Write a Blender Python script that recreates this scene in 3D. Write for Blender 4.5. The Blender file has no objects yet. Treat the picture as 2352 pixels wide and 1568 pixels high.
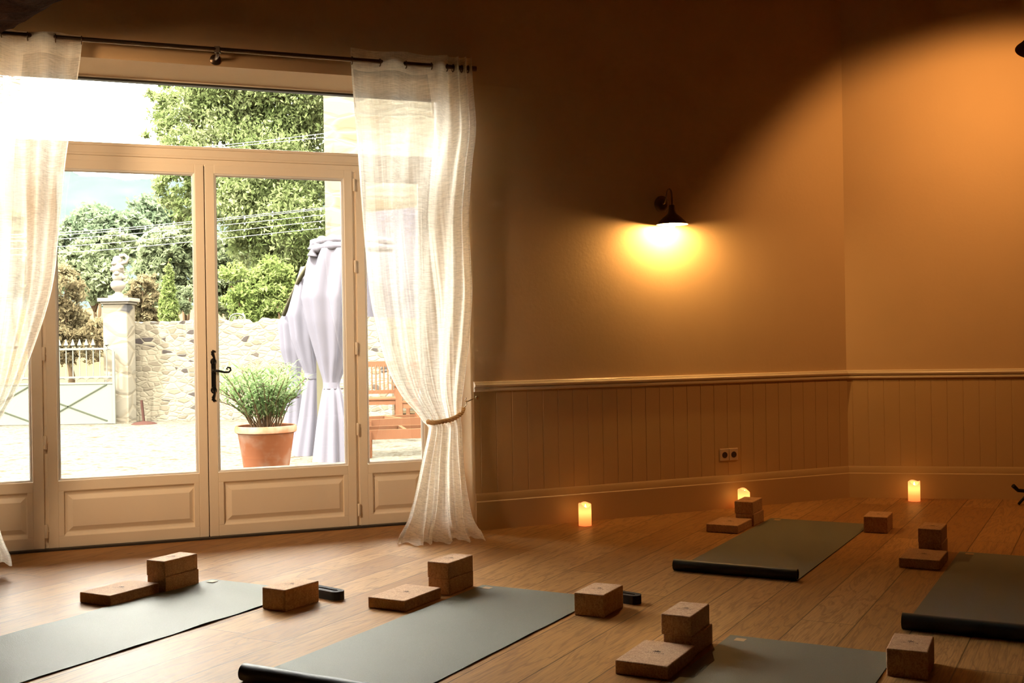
import bpy, math, random
import numpy as np
from mathutils import Vector, Matrix

random.seed(7); RNG = np.random.default_rng(7)
S = bpy.context.scene; COL = S.collection
R = math.radians

# ------------------------------------------------------------------ camera, world, sun, exposure
F_PX, ROLL, EYE = 2600.0, 0.016, 1.15
cam = bpy.data.cameras.new('camera'); cam.sensor_width = 36.0; cam.lens = F_PX / 2352 * 36.0
cam.clip_start = 0.05; cam.clip_end = 3000
cam_o = bpy.data.objects.new('camera', cam); COL.objects.link(cam_o); S.camera = cam_o
_c, _s = math.cos(ROLL), math.sin(ROLL)
cam_o.matrix_world = Matrix(((_c, _s, 0, 0), (0, 0, -1, 0), (-_s, _c, 0, EYE), (0, 0, 0, 1)))

world = bpy.data.worlds.new('hazy_sky'); S.world = world; world.use_nodes = True
bgn = world.node_tree.nodes['Background']
bgn.inputs[0].default_value = (1.0, 0.965, 0.88, 1)
# hazy sky: brighter overhead than at the horizon
_wt = world.node_tree; _tc = _wt.nodes.new('ShaderNodeTexCoord'); _sx = _wt.nodes.new('ShaderNodeSeparateXYZ'); _mr = _wt.nodes.new('ShaderNodeMapRange')
_wt.links.new(_tc.outputs['Generated'], _sx.inputs[0]); _wt.links.new(_sx.outputs[2], _mr.inputs[0]); _wt.links.new(_mr.outputs[0], bgn.inputs[1])
_mr.inputs[1].default_value = 0.0; _mr.inputs[2].default_value = 1.0; _mr.inputs[3].default_value = 6.0; _mr.inputs[4].default_value = 30.0

sun = bpy.data.lights.new('sun', 'SUN'); sun.energy = 20.0; sun.angle = R(6); sun.color = (1, 0.95, 0.85)
sun_o = bpy.data.objects.new('sun', sun); COL.objects.link(sun_o)
sun_o.rotation_euler = (R(38), 0, R(-42))

S.view_settings.view_transform = 'Standard'; S.view_settings.look = 'None'
S.view_settings.gamma = 1.0; S.view_settings.exposure = 1.0; S.view_settings.use_curve_mapping = False
S.cycles.max_bounces = 10; S.cycles.diffuse_bounces = 6; S.cycles.transparent_max_bounces = 24
S.cycles.sample_clamp_indirect = 6.0; S.cycles.caustics_reflective = False; S.cycles.caustics_refractive = False

# ------------------------------------------------------------------ helpers
def ray(px, py):
    x, y = px - 1176, py - 784
    return Vector(((x*_c - y*_s)/F_PX, 1.0, -(x*_s + y*_c)/F_PX))
def at(px, py, depth):                       # the point seen at a pixel of the photo, at a distance along the view
    return Vector((0, 0, EYE)) + ray(px, py)*depth
def ground(px, py, h=0.0):                   # the point of the horizontal plane z = h seen at a pixel
    r = ray(px, py); return Vector((0, 0, EYE)) + r*((h-EYE)/r.z)

TH = math.atan(0.382)
WE = Vector((math.cos(TH), math.sin(TH), 0)); WN = Vector((math.sin(TH), -math.cos(TH), 0)); WQ = Vector((0, 7.468, 0))
def wl(s, n, z): return WQ + WE*s + WN*n + Vector((0, 0, z))
def wpx(px, py, n):                          # pixel -> (s, z) on the plane parallel to the doors at distance n
    r = ray(px, py); o = Vector((0, 0, EYE)) - WQ
    t = (n - o.dot(WN))/r.dot(WN); p = Vector((0, 0, EYE)) + r*t
    return (p-WQ).dot(WE), p.z

class MB:
    def __init__(self): self.v = []; self.f = []; self.m = []
    def add(self, vs, fs, mi=0):
        b = len(self.v); self.v += [tuple(p) for p in vs]
        self.f += [tuple(b+i for i in f) for f in fs]; self.m += [mi]*len(fs); return self
    def hexa(self, p, mi=0):                 # 8 corners: bottom ring, top ring
        return self.add(p, [(3, 2, 1, 0), (4, 5, 6, 7), (0, 1, 5, 4), (1, 2, 6, 5), (2, 3, 7, 6), (3, 0, 4, 7)], mi)
    def box(self, a, b, mi=0, fn=None):
        x0, y0, z0 = a; x1, y1, z1 = b
        p = [(x0, y0, z0), (x1, y0, z0), (x1, y1, z0), (x0, y1, z0), (x0, y0, z1), (x1, y0, z1), (x1, y1, z1), (x0, y1, z1)]
        return self.hexa([fn(*q) for q in p] if fn else p, mi)
    def wbox(self, s0, s1, z0, z1, n0, n1, mi=0):
        return self.box((s0, n1, z0), (s1, n0, z1), mi, lambda s, n, z: wl(s, n, z))
    def bar(self, a, b, w, h=None, up=(0, 0, 1), mi=0):
        a, b = Vector(a), Vector(b); h = h or w; d = (b-a).normalized(); u = Vector(up)
        if abs(d.dot(u)) > .98: u = Vector((1, 0, 0))
        x = d.cross(u).normalized()*w/2; y = x.cross(d).normalized()*h/2
        return self.hexa([a-x-y, a+x-y, a+x+y, a-x+y, b-x-y, b+x-y, b+x+y, b-x+y], mi)
    def tube(self, pts, r, n=10, mi=0, cap=True):
        pts = [Vector(p) for p in pts]; rs = r if isinstance(r, (list, tuple)) else [r]*len(pts)
        ref = None; rings = []
        for i, p in enumerate(pts):
            d = (pts[min(i+1, len(pts)-1)]-pts[max(i-1, 0)]).normalized()
            if ref is None: ref = d.orthogonal().normalized()
            ref = (ref - d*ref.dot(d)).normalized(); k = d.cross(ref)
            rings.append([p + (ref*math.cos(2*math.pi*j/n)+k*math.sin(2*math.pi*j/n))*rs[i] for j in range(n)])
        vs = [q for g in rings for q in g]
        fs = [(i*n+j, i*n+(j+1) % n, (i+1)*n+(j+1) % n, (i+1)*n+j) for i in range(len(pts)-1) for j in range(n)]
        if cap: fs += [tuple(reversed(range(n))), tuple(range((len(pts)-1)*n, len(pts)*n))]
        return self.add(vs, fs, mi)
    def lathe(self, prof, c=(0, 0, 0), n=28, mi=0, axis=None, capb=True, capt=True):
        c = Vector(c); a = Vector(axis).normalized() if axis else Vector((0, 0, 1)); x = a.orthogonal().normalized(); y = a.cross(x)
        vs = [c + (x*math.cos(2*math.pi*j/n)+y*math.sin(2*math.pi*j/n))*r + a*z for r, z in prof for j in range(n)]
        fs = [(i*n+j, i*n+(j+1) % n, (i+1)*n+(j+1) % n, (i+1)*n+j) for i in range(len(prof)-1) for j in range(n)]
        if capb: fs.append(tuple(reversed(range(n))))
        if capt: fs.append(tuple(range((len(prof)-1)*n, len(prof)*n)))
        return self.add(vs, fs, mi)
    def prism(self, poly, z0, z1, mi=0):     # plan polygon, counter-clockwise
        n = len(poly)
        return self.add([(p[0], p[1], z0) for p in poly]+[(p[0], p[1], z1) for p in poly],
                        [tuple(reversed(range(n))), tuple(range(n, 2*n))]+[(i, (i+1) % n, n+(i+1) % n, n+i) for i in range(n)], mi)
    def rect_loops(self, s0, s1, z0, z1, loops, cap=True, mi=0):   # nested rectangles on the door plane: (inset, n)
        vs = []; fs = []
        for i, n in loops:
            vs += [wl(s0+i, n, z0+i), wl(s1-i, n, z0+i), wl(s1-i, n, z1-i), wl(s0+i, n, z1-i)]
        for k in range(len(loops)-1):
            for j in range(4): fs.append((4*k+j, 4*k+(j+1) % 4, 4*k+4+(j+1) % 4, 4*k+4+j))
        if cap: b = 4*(len(loops)-1); fs.append((b, b+1, b+2, b+3))
        return self.add(vs, fs, mi)
    def build(self, name, mats, parent=None, origin=None, smooth=False, bevel=0, auto=None):
        me = bpy.data.meshes.new(name); v = np.array(self.v, dtype=float).reshape(-1, 3)
        o = bpy.data.objects.new(name, me); COL.objects.link(o)
        if parent is not None:
            off = np.array(wloc(parent)); o.parent = parent
        elif origin == 'local': off = np.zeros(3)
        elif origin is not None: off = np.array(origin); o.location = origin
        else:
            lo, hi = v.min(0), v.max(0); off = np.array([(lo[0]+hi[0])/2, (lo[1]+hi[1])/2, lo[2]]); o.location = off
        me.from_pydata((v-off).tolist(), [], self.f); me.update()
        mats = mats if isinstance(mats, (list, tuple)) else [mats]
        for m in mats: me.materials.append(m)
        if len(mats) > 1: me.polygons.foreach_set('material_index', self.m)
        if smooth or auto:
            me.polygons.foreach_set('use_smooth', [True]*len(me.polygons))
            if auto: me.set_sharp_from_angle(angle=R(auto))
        if bevel:
            b = o.modifiers.new('bevel', 'BEVEL'); b.width = bevel; b.segments = 2; b.limit_method = 'ANGLE'
        return o
def wloc(o):
    p = Vector((0, 0, 0))
    while o is not None: p += o.location; o = o.parent
    return p
def tag(o, label=None, cat=None, group=None, kind=None):
    if label: o['label'] = label
    if cat: o['category'] = cat
    if group: o['group'] = group
    if kind: o['kind'] = kind
    return o
def thing(name, loc, label, cat, group=None):
    o = bpy.data.objects.new(name, None); COL.objects.link(o); o.location = loc; o.empty_display_size = .05
    return tag(o, label, cat, group)
def dup(root, loc, rz, label):
    c = root.copy(); COL.objects.link(c); c.location = loc; c.rotation_euler = (0, 0, rz); c['label'] = label
    for ch in root.children:
        d = ch.copy(); COL.objects.link(d); d.parent = c
    return c

# ------------------------------------------------------------------ materials
def mat(name, color=(.8, .8, .8), rough=.5, metal=0.0, spec=.5, emit=None, estr=0.0):
    m = bpy.data.materials.new(name); m.use_nodes = True; b = m.node_tree.nodes['Principled BSDF']
    b.inputs['Base Color'].default_value = (*color, 1); b.inputs['Roughness'].default_value = rough
    b.inputs['Metallic'].default_value = metal; b.inputs['Specular IOR Level'].default_value = spec
    if emit: b.inputs['Emission Color'].default_value = (*emit, 1); b.inputs['Emission Strength'].default_value = estr
    return m
class NT:
    def __init__(self, m): self.t = m.node_tree; self.b = self.t.nodes.get('Principled BSDF'); self.out = self.t.nodes.get('Material Output')
    def n(self, ty, **kw):
        x = self.t.nodes.new(ty)
        for k, v in kw.items():
            if k in x.inputs.keys(): x.inputs[k].default_value = v
            else: setattr(x, k, v)
        return x
    def l(self, a, b): self.t.links.new(a, b)
    def math(self, op, a, b=None, clamp=False):
        x = self.t.nodes.new('ShaderNodeMath'); x.operation = op; x.use_clamp = clamp
        for i, q in enumerate((a, b)):
            if q is None: continue
            if isinstance(q, (int, float)): x.inputs[i].default_value = q
            else: self.l(q, x.inputs[i])
        return x.outputs[0]
    def coord(self, scale=(1, 1, 1), rot=(0, 0, 0), loc=(0, 0, 0), kind='Object'):
        c = self.n('ShaderNodeTexCoord'); p = self.n('ShaderNodeMapping'); p.inputs['Scale'].default_value = scale
        p.inputs['Rotation'].default_value = rot; p.inputs['Location'].default_value = loc
        self.l(c.outputs[kind], p.inputs['Vector']); return p.outputs[0]
    def noise(self, vec, scale, detail=4, rough=.5, dist=0):
        x = self.n('ShaderNodeTexNoise', Scale=scale, Detail=detail, Roughness=rough, Distortion=dist); self.l(vec, x.inputs['Vector']); return x.outputs['Fac']
    def ramp(self, fac, stops):
        r = self.n('ShaderNodeValToRGB'); e = r.color_ramp.elements
        while len(e) < len(stops): e.new(.5)
        for i, (p, c) in enumerate(stops): e[i].position = p; e[i].color = (*c, 1) if len(c) == 3 else c
        self.l(fac, r.inputs[0]); return r.outputs[0]
    def mix(self, fac, a, b, blend='MIX'):
        x = self.n('ShaderNodeMix', data_type='RGBA', blend_type=blend)
        for i, q in ((0, fac), (6, a), (7, b)):
            if isinstance(q, (int, float)): x.inputs[i].default_value = q
            elif isinstance(q, tuple): x.inputs[i].default_value = (*q, 1)
            else: self.l(q, x.inputs[i])
        return x.outputs[2]
    def bump(self, h, strength=.3, dist=.01):
        b = self.n('ShaderNodeBump', Strength=strength, Distance=dist); self.l(h, b.inputs['Height']); self.l(b.outputs[0], self.b.inputs['Normal'])
    def base(self, c): self.l(c, self.b.inputs['Base Color'])

def paint(name, color, rough, bumpy=.15, scale=90, spec=.5):
    m = mat(name, color, rough, spec=spec); t = NT(m); v = t.coord()
    f = t.noise(v, 3.0, 3); t.base(t.mix(f, tuple(c*.93 for c in color), color))
    t.bump(t.noise(v, scale, 5), bumpy, .004); return m
M = {}
M['wall'] = paint('warm_plaster', (.67, .455, .245), .75, .25, 40)
M['wainscot'] = paint('painted_boards', (.58, .385, .185), .45, .08, 120)
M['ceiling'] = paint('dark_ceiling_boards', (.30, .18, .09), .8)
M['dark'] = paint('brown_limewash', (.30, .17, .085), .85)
M['joinery'] = paint('cream_joinery_paint', (.90, .80, .66), .38, .05, 160)
M['bead'] = paint('white_glazing_bead', (.86, .84, .80), .3, .03)
M['trim'] = paint('chair_rail_paint', (.76, .62, .44), .35, .05)
M['rubber'] = mat('dark_threshold_strip', (.035, .028, .022), .55)
M['iron'] = mat('black_iron', (.012, .011, .012), .45, .6)
M['steel'] = mat('brushed_rod_metal', (.16, .11, .075), .3, .9)
M['socket'] = mat('socket_plastic', (.62, .47, .33), .35)
M['hole'] = mat('dark_socket_well', (.06, .03, .02), .6)
M['shade'] = mat('bronze_lamp_metal', (.17, .105, .05), .42, .7)
M['lampin'] = mat('white_enamel', (.85, .8, .7), .35)
M['baffle'] = mat('black_lamp_baffle', (.012, .012, .008), .7)
M['strap'] = mat('black_webbing', (.012, .011, .013), .8)
M['rope'] = mat('jute_rope', (.75, .52, .28), .9)
M['brass'] = mat('polished_hook_metal', (.7, .6, .45), .22, 1.0)
M['terra'] = mat('terracotta', (.62, .24, .11), .85, spec=0)
t = NT(M['terra']); v = t.coord(); t.base(t.mix(t.ramp(t.noise(v, 4, 5, .6), [(.45, (0, 0, 0)), (.7, (1, 1, 1))]), (.125, .048, .024), (.16, .105, .078)))
M['soil'] = mat('potting_soil', (.10, .06, .035), .95)
M['white_iron'] = mat('white_gate_paint', (.068, .068, .056), .5, spec=0)
M['gate_panel'] = mat('pale_green_gate_sheet', (.070, .073, .057), .5, spec=0)
M['gate_line'] = mat('gate_brace_paint', (.026, .029, .02), .6, spec=0)
M['rust'] = mat('rusted_iron', (.020, .010, .008), .9, spec=0)
M['canvas'] = mat('lavender_canvas', (.058, .055, .066), .9, spec=0)
M['pavpost'] = mat('cream_post', (.058, .053, .035), .6, spec=0)
M['teak'] = mat('reddish_garden_wood', (.062, .028, .015), .6, spec=0)
M['cushion'] = mat('white_cushion_ties', (.07, .066, .062), .9, spec=0)
M['cable'] = mat('white_cable', (.1, .1, .095), .5)
M['bulb'] = mat('frosted_bulb', (.2, .2, .19), .3)
M['bark'] = mat('bark', (.05, .034, .02), .95, spec=0)

def glass_mat():
    m = bpy.data.materials.new('window_glass'); m.use_nodes = True; t = NT(m); t.t.nodes.remove(t.b)
    tr = t.n('ShaderNodeBsdfTransparent'); tr.inputs[0].default_value = (.97, .98, .97, 1); g = t.n('ShaderNodeBsdfGlossy', Roughness=0.0)
    fr = t.n('ShaderNodeFresnel', IOR=1.45); mx = t.n('ShaderNodeMixShader')
    t.l(fr.outputs[0], mx.inputs[0]); t.l(tr.outputs[0], mx.inputs[1]); t.l(g.outputs[0], mx.inputs[2]); t.l(mx.outputs[0], t.out.inputs[0]); return m
M['glass'] = glass_mat()

def sheer(name, color, cover):
    m = bpy.data.materials.new(name); m.use_nodes = True; t = NT(m); t.t.nodes.remove(t.b)
    v = t.coord((20, 20, 240)); w = t.coord((170, 170, 10))
    n1 = t.noise(v, 1.0, 3, .6); n2 = t.noise(w, 1.0, 2, .5)
    k = t.math('ADD', t.math('MULTIPLY', n1, .78), t.math('MULTIPLY', n2, .22))
    cov = t.math('ADD', t.math('MULTIPLY', t.math('SUBTRACT', k, .5), 1.25), cover, True)
    tr = t.n('ShaderNodeBsdfTransparent'); d = t.n('ShaderNodeBsdfDiffuse'); tl = t.n('ShaderNodeBsdfTranslucent')
    d.inputs[0].default_value = (*color, 1); tl.inputs[0].default_value = (*color, 1)
    a = t.n('ShaderNodeMixShader'); a.inputs[0].default_value = .68; b = t.n('ShaderNodeMixShader')
    t.l(d.outputs[0], a.inputs[1]); t.l(tl.outputs[0], a.inputs[2])
    t.l(cov, b.inputs[0]); t.l(tr.outputs[0], b.inputs[1]); t.l(a.outputs[0], b.inputs[2]); t.l(b.outputs[0], t.out.inputs[0]); return m
M['sheer'] = sheer('sheer_linen', (.76, .735, .67), .66)
M['sheer2'] = sheer('doubled_sheer_linen', (.93, .87, .77), .90)

def oak():
    m = mat('oiled_oak_planks', (.4, .22, .1), .34, spec=.08); t = NT(m); A = R(61.8); W = .215; LEN = 2.1
    v = t.coord(rot=(0, 0, -A), kind='Object'); sp = t.n('ShaderNodeSeparateXYZ'); t.l(v, sp.inputs[0])
    u, w = sp.outputs[0], sp.outputs[1]
    wr = t.math('DIVIDE', t.math('SUBTRACT', w, 1.156-W*20), W); row = t.math('FLOOR', wr); wf = t.math('FRACT', wr)
    wn = t.n('ShaderNodeTexWhiteNoise', noise_dimensions='1D'); t.l(row, wn.inputs['W'])
    ur = t.math('ADD', t.math('DIVIDE', u, LEN), t.math('MULTIPLY', wn.outputs[0], 7.0)); col = t.math('FLOOR', ur); uf = t.math('FRACT', ur)
    cv = t.n('ShaderNodeCombineXYZ'); t.l(row, cv.inputs[0]); t.l(col, cv.inputs[1])
    w2 = t.n('ShaderNodeTexWhiteNoise', noise_dimensions='2D'); t.l(cv.outputs[0], w2.inputs['Vector'])
    r = w2.outputs['Value']
    gv = t.n('ShaderNodeCombineXYZ'); t.l(t.math('MULTIPLY', u, 1.0), gv.inputs[0]); t.l(t.math('MULTIPLY', w, 9.0), gv.inputs[1]); t.l(t.math('MULTIPLY', r, 60.0), gv.inputs[2])
    cloud = t.noise(gv.outputs[0], 1.1, 4, .55, .6)
    rings = t.math('FRACT', t.math('MULTIPLY', cloud, 9.0)); rings = t.math('ABSOLUTE', t.math('SUBTRACT', rings, .5))
    fine = t.n('ShaderNodeCombineXYZ'); t.l(t.math('MULTIPLY', u, 7.0), fine.inputs[0]); t.l(t.math('MULTIPLY', w, 190.0), fine.inputs[1]); t.l(r, fine.inputs[2])
    fn = t.noise(fine.outputs[0], 1.0, 3, .6)
    c = t.ramp(r, [(0, (.33, .155, .048)), (.5, (.40, .203, .067)), (1, (.47, .253, .092))])
    c = t.mix(t.math('MULTIPLY', t.ramp(rings, [(0, (1, 1, 1)), (.22, (0, 0, 0))]), .6), c, (.20, .09, .035))
    c = t.mix(t.math('MULTIPLY', t.ramp(fn, [(.35, (1, 1, 1)), (.6, (0, 0, 0))]), .5), c, (.19, .09, .035))
    kn = t.n('ShaderNodeTexVoronoi', Scale=1.0); kv = t.n('ShaderNodeCombineXYZ'); t.l(t.math('MULTIPLY', u, 1.1), kv.inputs[0]); t.l(t.math('MULTIPLY', w, 2.6), kv.inputs[1]); t.l(kv.outputs[0], kn.inputs['Vector'])
    c = t.mix(t.ramp(kn.outputs['Distance'], [(.02, (.85, .85, .85)), (.05, (0, 0, 0))]), c, (.07, .03, .015))
    seam = t.math('MINIMUM', t.math('MULTIPLY', t.math('MINIMUM', wf, t.math('SUBTRACT', 1.0, wf)), W), t.math('MULTIPLY', t.math('MINIMUM', uf, t.math('SUBTRACT', 1.0, uf)), LEN))
    sm = t.ramp(seam, [(.0008, (1, 1, 1)), (.0026, (0, 0, 0))])
    t.base(t.mix(t.math('MULTIPLY', sm, .85), c, (.035, .014, .006)))
    t.l(t.math('ADD', t.math('MULTIPLY', fn, .16), .36), t.b.inputs['Roughness'])
    hh = t.math('SUBTRACT', t.math('MULTIPLY', fn, .35), t.math('MULTIPLY', sm, 1.0)); t.bump(hh, .25, .0022); return m
M['oak'] = oak()

def cork():
    m = mat('cork', (.36, .2, .1), .8); t = NT(m); v = t.coord()
    f = t.noise(v, 170, 4, .7); g = t.noise(v, 45, 3)
    c = t.ramp(f, [(.3, (.28, .13, .05)), (.5, (.52, .29, .14)), (.7, (.64, .40, .22))])
    t.base(t.mix(t.ramp(g, [(.4, (0, 0, 0)), (.7, (.4, .4, .4))]), c, (.28, .13, .06))); t.bump(f, .25, .002); return m
M['cork'] = cork()
M['stamp'] = mat('stamped_ink', (.10, .045, .02), .9)
def matfoam():
    m = mat('grey_green_mat_rubber', (.1, .12, .1), .6, spec=.32); t = NT(m); v = t.coord()
    f = t.noise(v, 260, 2, .6); g = t.noise(v, 2.2, 4, .6)
    c = t.mix(f, (.085, .087, .062), (.165, .165, .125)); t.base(t.mix(t.math('MULTIPLY', g, .5), c, (.135, .136, .10))); t.bump(f, .5, .0015); return m
M['mat'] = matfoam()
M['matdark'] = mat('dark_mat_underside', (.018, .024, .024), .5)
M['logo'] = mat('gold_printed_mark', (.42, .27, .12), .6)
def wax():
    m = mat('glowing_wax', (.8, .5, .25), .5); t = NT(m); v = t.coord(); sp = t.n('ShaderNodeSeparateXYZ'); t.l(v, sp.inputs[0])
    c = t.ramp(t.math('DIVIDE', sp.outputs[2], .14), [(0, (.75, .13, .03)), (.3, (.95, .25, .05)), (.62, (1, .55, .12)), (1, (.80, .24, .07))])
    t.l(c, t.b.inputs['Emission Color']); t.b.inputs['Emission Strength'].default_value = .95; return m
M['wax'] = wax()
M['flame'] = mat('flame_light', (1, .6, .2), .5, emit=(1, .6, .18), estr=9)
M['lampbulb'] = mat('lit_bulb', (1, .8, .5), .5, emit=(1, .57, .19), estr=850)
def beamwood():
    m = mat('rough_old_beam', (.06, .025, .012), .9, spec=.05); t = NT(m); v = t.coord((3, 3, 3))
    f = t.noise(v, 3, 6, .7, 1.0); t.base(t.ramp(f, [(.3, (.012, .004, .002)), (.6, (.05, .018, .008)), (.8, (.12, .05, .022))])); t.bump(f, .9, .03); return m
M['beam'] = beamwood()
def gravel():
    m = mat('pale_gravel', (.6, .55, .4), .95, spec=0); t = NT(m); v = t.coord()
    x = t.n('ShaderNodeTexVoronoi', Scale=28.0); t.l(v, x.inputs['Vector']); n = t.noise(v, 5, 5, .6)
    c = t.ramp(x.outputs['Color'], [(0, (.015, .009, .0045)), (.24, (.036, .032, .0245)), (1, (.048, .045, .036))])
    t.base(t.mix(t.ramp(n, [(.56, (0, 0, 0)), (.66, (.8, .8, .8))]), c, (.020, .0125, .0065))); t.bump(x.outputs['Distance'], .6, .02); return m
M['gravel'] = gravel()
def stone(name, sc, cream, grey, dark, mort):
    m = mat(name, cream, .9, spec=0); t = NT(m); v = t.coord(sc); nn = t.n('ShaderNodeTexNoise', Scale=2.0, Detail=3.0); t.l(v, nn.inputs['Vector'])
    vv = t.mix(.16, v, nn.outputs['Color'], 'ADD')
    a = t.n('ShaderNodeTexVoronoi', Scale=1.0); t.l(vv, a.inputs['Vector'])
    e = t.n('ShaderNodeTexVoronoi', Scale=1.0, feature='DISTANCE_TO_EDGE'); t.l(vv, e.inputs['Vector'])
    hs = t.n('ShaderNodeSeparateColor'); t.l(a.outputs['Color'], hs.inputs[0])
    c = t.ramp(hs.outputs[0], [(0, cream), (.62, cream), (.80, grey), (.92, grey), (.94, dark)])
    t.base(t.mix(t.ramp(e.outputs[0], [(.03, (1, 1, 1)), (.10, (0, 0, 0))]), c, mort)); t.bump(t.ramp(e.outputs[0], [(0, (0, 0, 0)), (.15, (1, 1, 1))]), .35, .03); return m
M['rubble'] = stone('rubble_stone', (6.2, 6.2, 12.5), (.092, .079, .057), (.060, .050, .036), (.024, .020, .018), (.088, .076, .055))
M['ashlar'] = stone('dressed_limestone', (1.6, 1.6, 3.4), (.090, .079, .060), (.076, .064, .046), (.032, .030, .029), (.085, .072, .052))
M['house'] = stone('house_stone', (1.1, 1.1, 3.6), (.080, .070, .051), (.077, .063, .044), (.070, .054, .034), (.080, .071, .053))
M['statue'] = paint('weathered_limestone', (.115, .10, .08), .9, .6, 30, 0)
M['earth'] = paint('dry_earth', (.046, .032, .018), .95, .5, 6, 0)
def hillm():
    m = mat('wooded_hillside', (.12, .19, .13), 1.0, spec=0); t = NT(m); v = t.coord(); n = t.noise(v, .05, 6, .65)
    t.base(t.ramp(n, [(.35, (.0115, .0165, .0168)), (.6, (.0155, .0205, .0203)), (.75, (.020, .024, .0232))])); return m
M['hill'] = hillm()
def leaf(name, a, b, c):
    m = bpy.data.materials.new(name); m.use_nodes = True; t = NT(m); t.t.nodes.remove(t.b); v = t.coord(); n = t.noise(v, 1.3, 3); n2 = t.noise(v, 9, 2)
    k = t.math('ADD', t.math('MULTIPLY', n, .5), t.math('MULTIPLY', n2, .5)); col = t.ramp(k, [(.35, a), (.5, b), (.65, c)])
    d = t.n('ShaderNodeBsdfDiffuse'); tl = t.n('ShaderNodeBsdfTranslucent'); x = t.n('ShaderNodeMixShader'); x.inputs[0].default_value = .45
    t.l(col, d.inputs[0]); t.l(col, tl.inputs[0]); t.l(d.outputs[0], x.inputs[1]); t.l(tl.outputs[0], x.inputs[2]); t.l(x.outputs[0], t.out.inputs[0]); return m
M['leaf_tree'] = leaf('lime_leaves', (.055, .075, .024), (.105, .128, .050), (.165, .178, .092))
M['leaf_olive'] = leaf('olive_leaves', (.055, .070, .036), (.095, .112, .06), (.15, .165, .098))
M['leaf_oak'] = leaf('evergreen_leaves', (.039, .061, .033), (.072, .094, .055), (.121, .143, .088))
M['leaf_dry'] = leaf('dry_shrub_leaves', (.055, .042, .022), (.095, .076, .042), (.135, .12, .066))
M['leaf_cyp'] = leaf('cypress_leaves', (.055, .077, .019), (.099, .127, .039), (.149, .171, .066))
M['leaf_ole'] = leaf('oleander_leaves', (.045, .075, .026), (.078, .115, .046), (.125, .155, .08))
M['petal'] = mat('pink_petal', (.10, .045, .065), .8, spec=0)

# ------------------------------------------------------------------ room shell
B = wl(-.434, .43, 0); C = Vector((2.386, 8.09, 0)); D = Vector((5.5, 7.435, 0)); E_ = Vector((6.6, 3.8, 0)); Fp = Vector((6.6, -2.6, 0)); G = Vector((-5.6, -2.6, 0))
AL = wl(-6.1, .43, 0); H_CEIL = 3.9; SL, SR, SC = -3.476, -.434, -1.955
room = [B, C, D, E_, Fp, G, AL]
def struct(o, **k): o['kind'] = 'structure'; return tag(o, **k)
fl = MB(); fl.prism([tuple(p) for p in reversed([wl(SL, -.09, 0), wl(SR, -.09, 0), B, C, D, E_, Fp, G, AL, wl(SL, .43, 0)])], -.12, 0)
struct(fl.build('floor', M['oak'], origin=(0, 0, 0)))
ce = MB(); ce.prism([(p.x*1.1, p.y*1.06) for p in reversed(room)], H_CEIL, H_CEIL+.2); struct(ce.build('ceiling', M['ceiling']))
def out(a, b, d):                             # offset to the outside of wall a->b
    n = Vector((-(b-a).y, (b-a).x, 0)).normalized(); return n*d
# window wall: left pier and lintel in one wall, with the opening left free
w = MB(); w.wbox(-6.3, SL, 0, H_CEIL, -.1, .43); w.wbox(SL, SR, 2.727, H_CEIL, -.1, .43); struct(w.build('wall_left', M['wall']))
nb = out(B, C, .38); e2 = (C-B).normalized(); rr = .025
arc = [B + WN*(-rr) , B + WN*(-rr*.45) + e2*rr*.08, B + WN*(-rr*.08) + e2*rr*.45, B + e2*rr]
plan = arc + [C, C+nb+e2*.1, wl(SR, -.1, 0)+e2*.25, wl(SR, -.1, 0)]
w = MB(); w.prism([tuple(p) for p in reversed(plan)], 0, 2.727); w.prism([tuple(p) for p in reversed([B]+plan[4:])], 2.727, H_CEIL); w_back = struct(w.build('wall_back', M['wall'], auto=40))
def slab(name, a, b, d=.3, m='dark'):
    o = out(a, b, d); k = (b-a).normalized()*.2; w = MB(); w.prism([tuple(p) for p in (b, a, a+o-k, b+o+k)][::-1][::-1], 0, H_CEIL)
    return struct(w.build(name, M[m]))
w_right = slab('wall_right', C, D, .3, 'wall'); slab('wall_east', D, E_); slab('wall_far_right', E_, Fp); slab('wall_front', Fp, G); slab('wall_far_left', G, AL)

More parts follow.
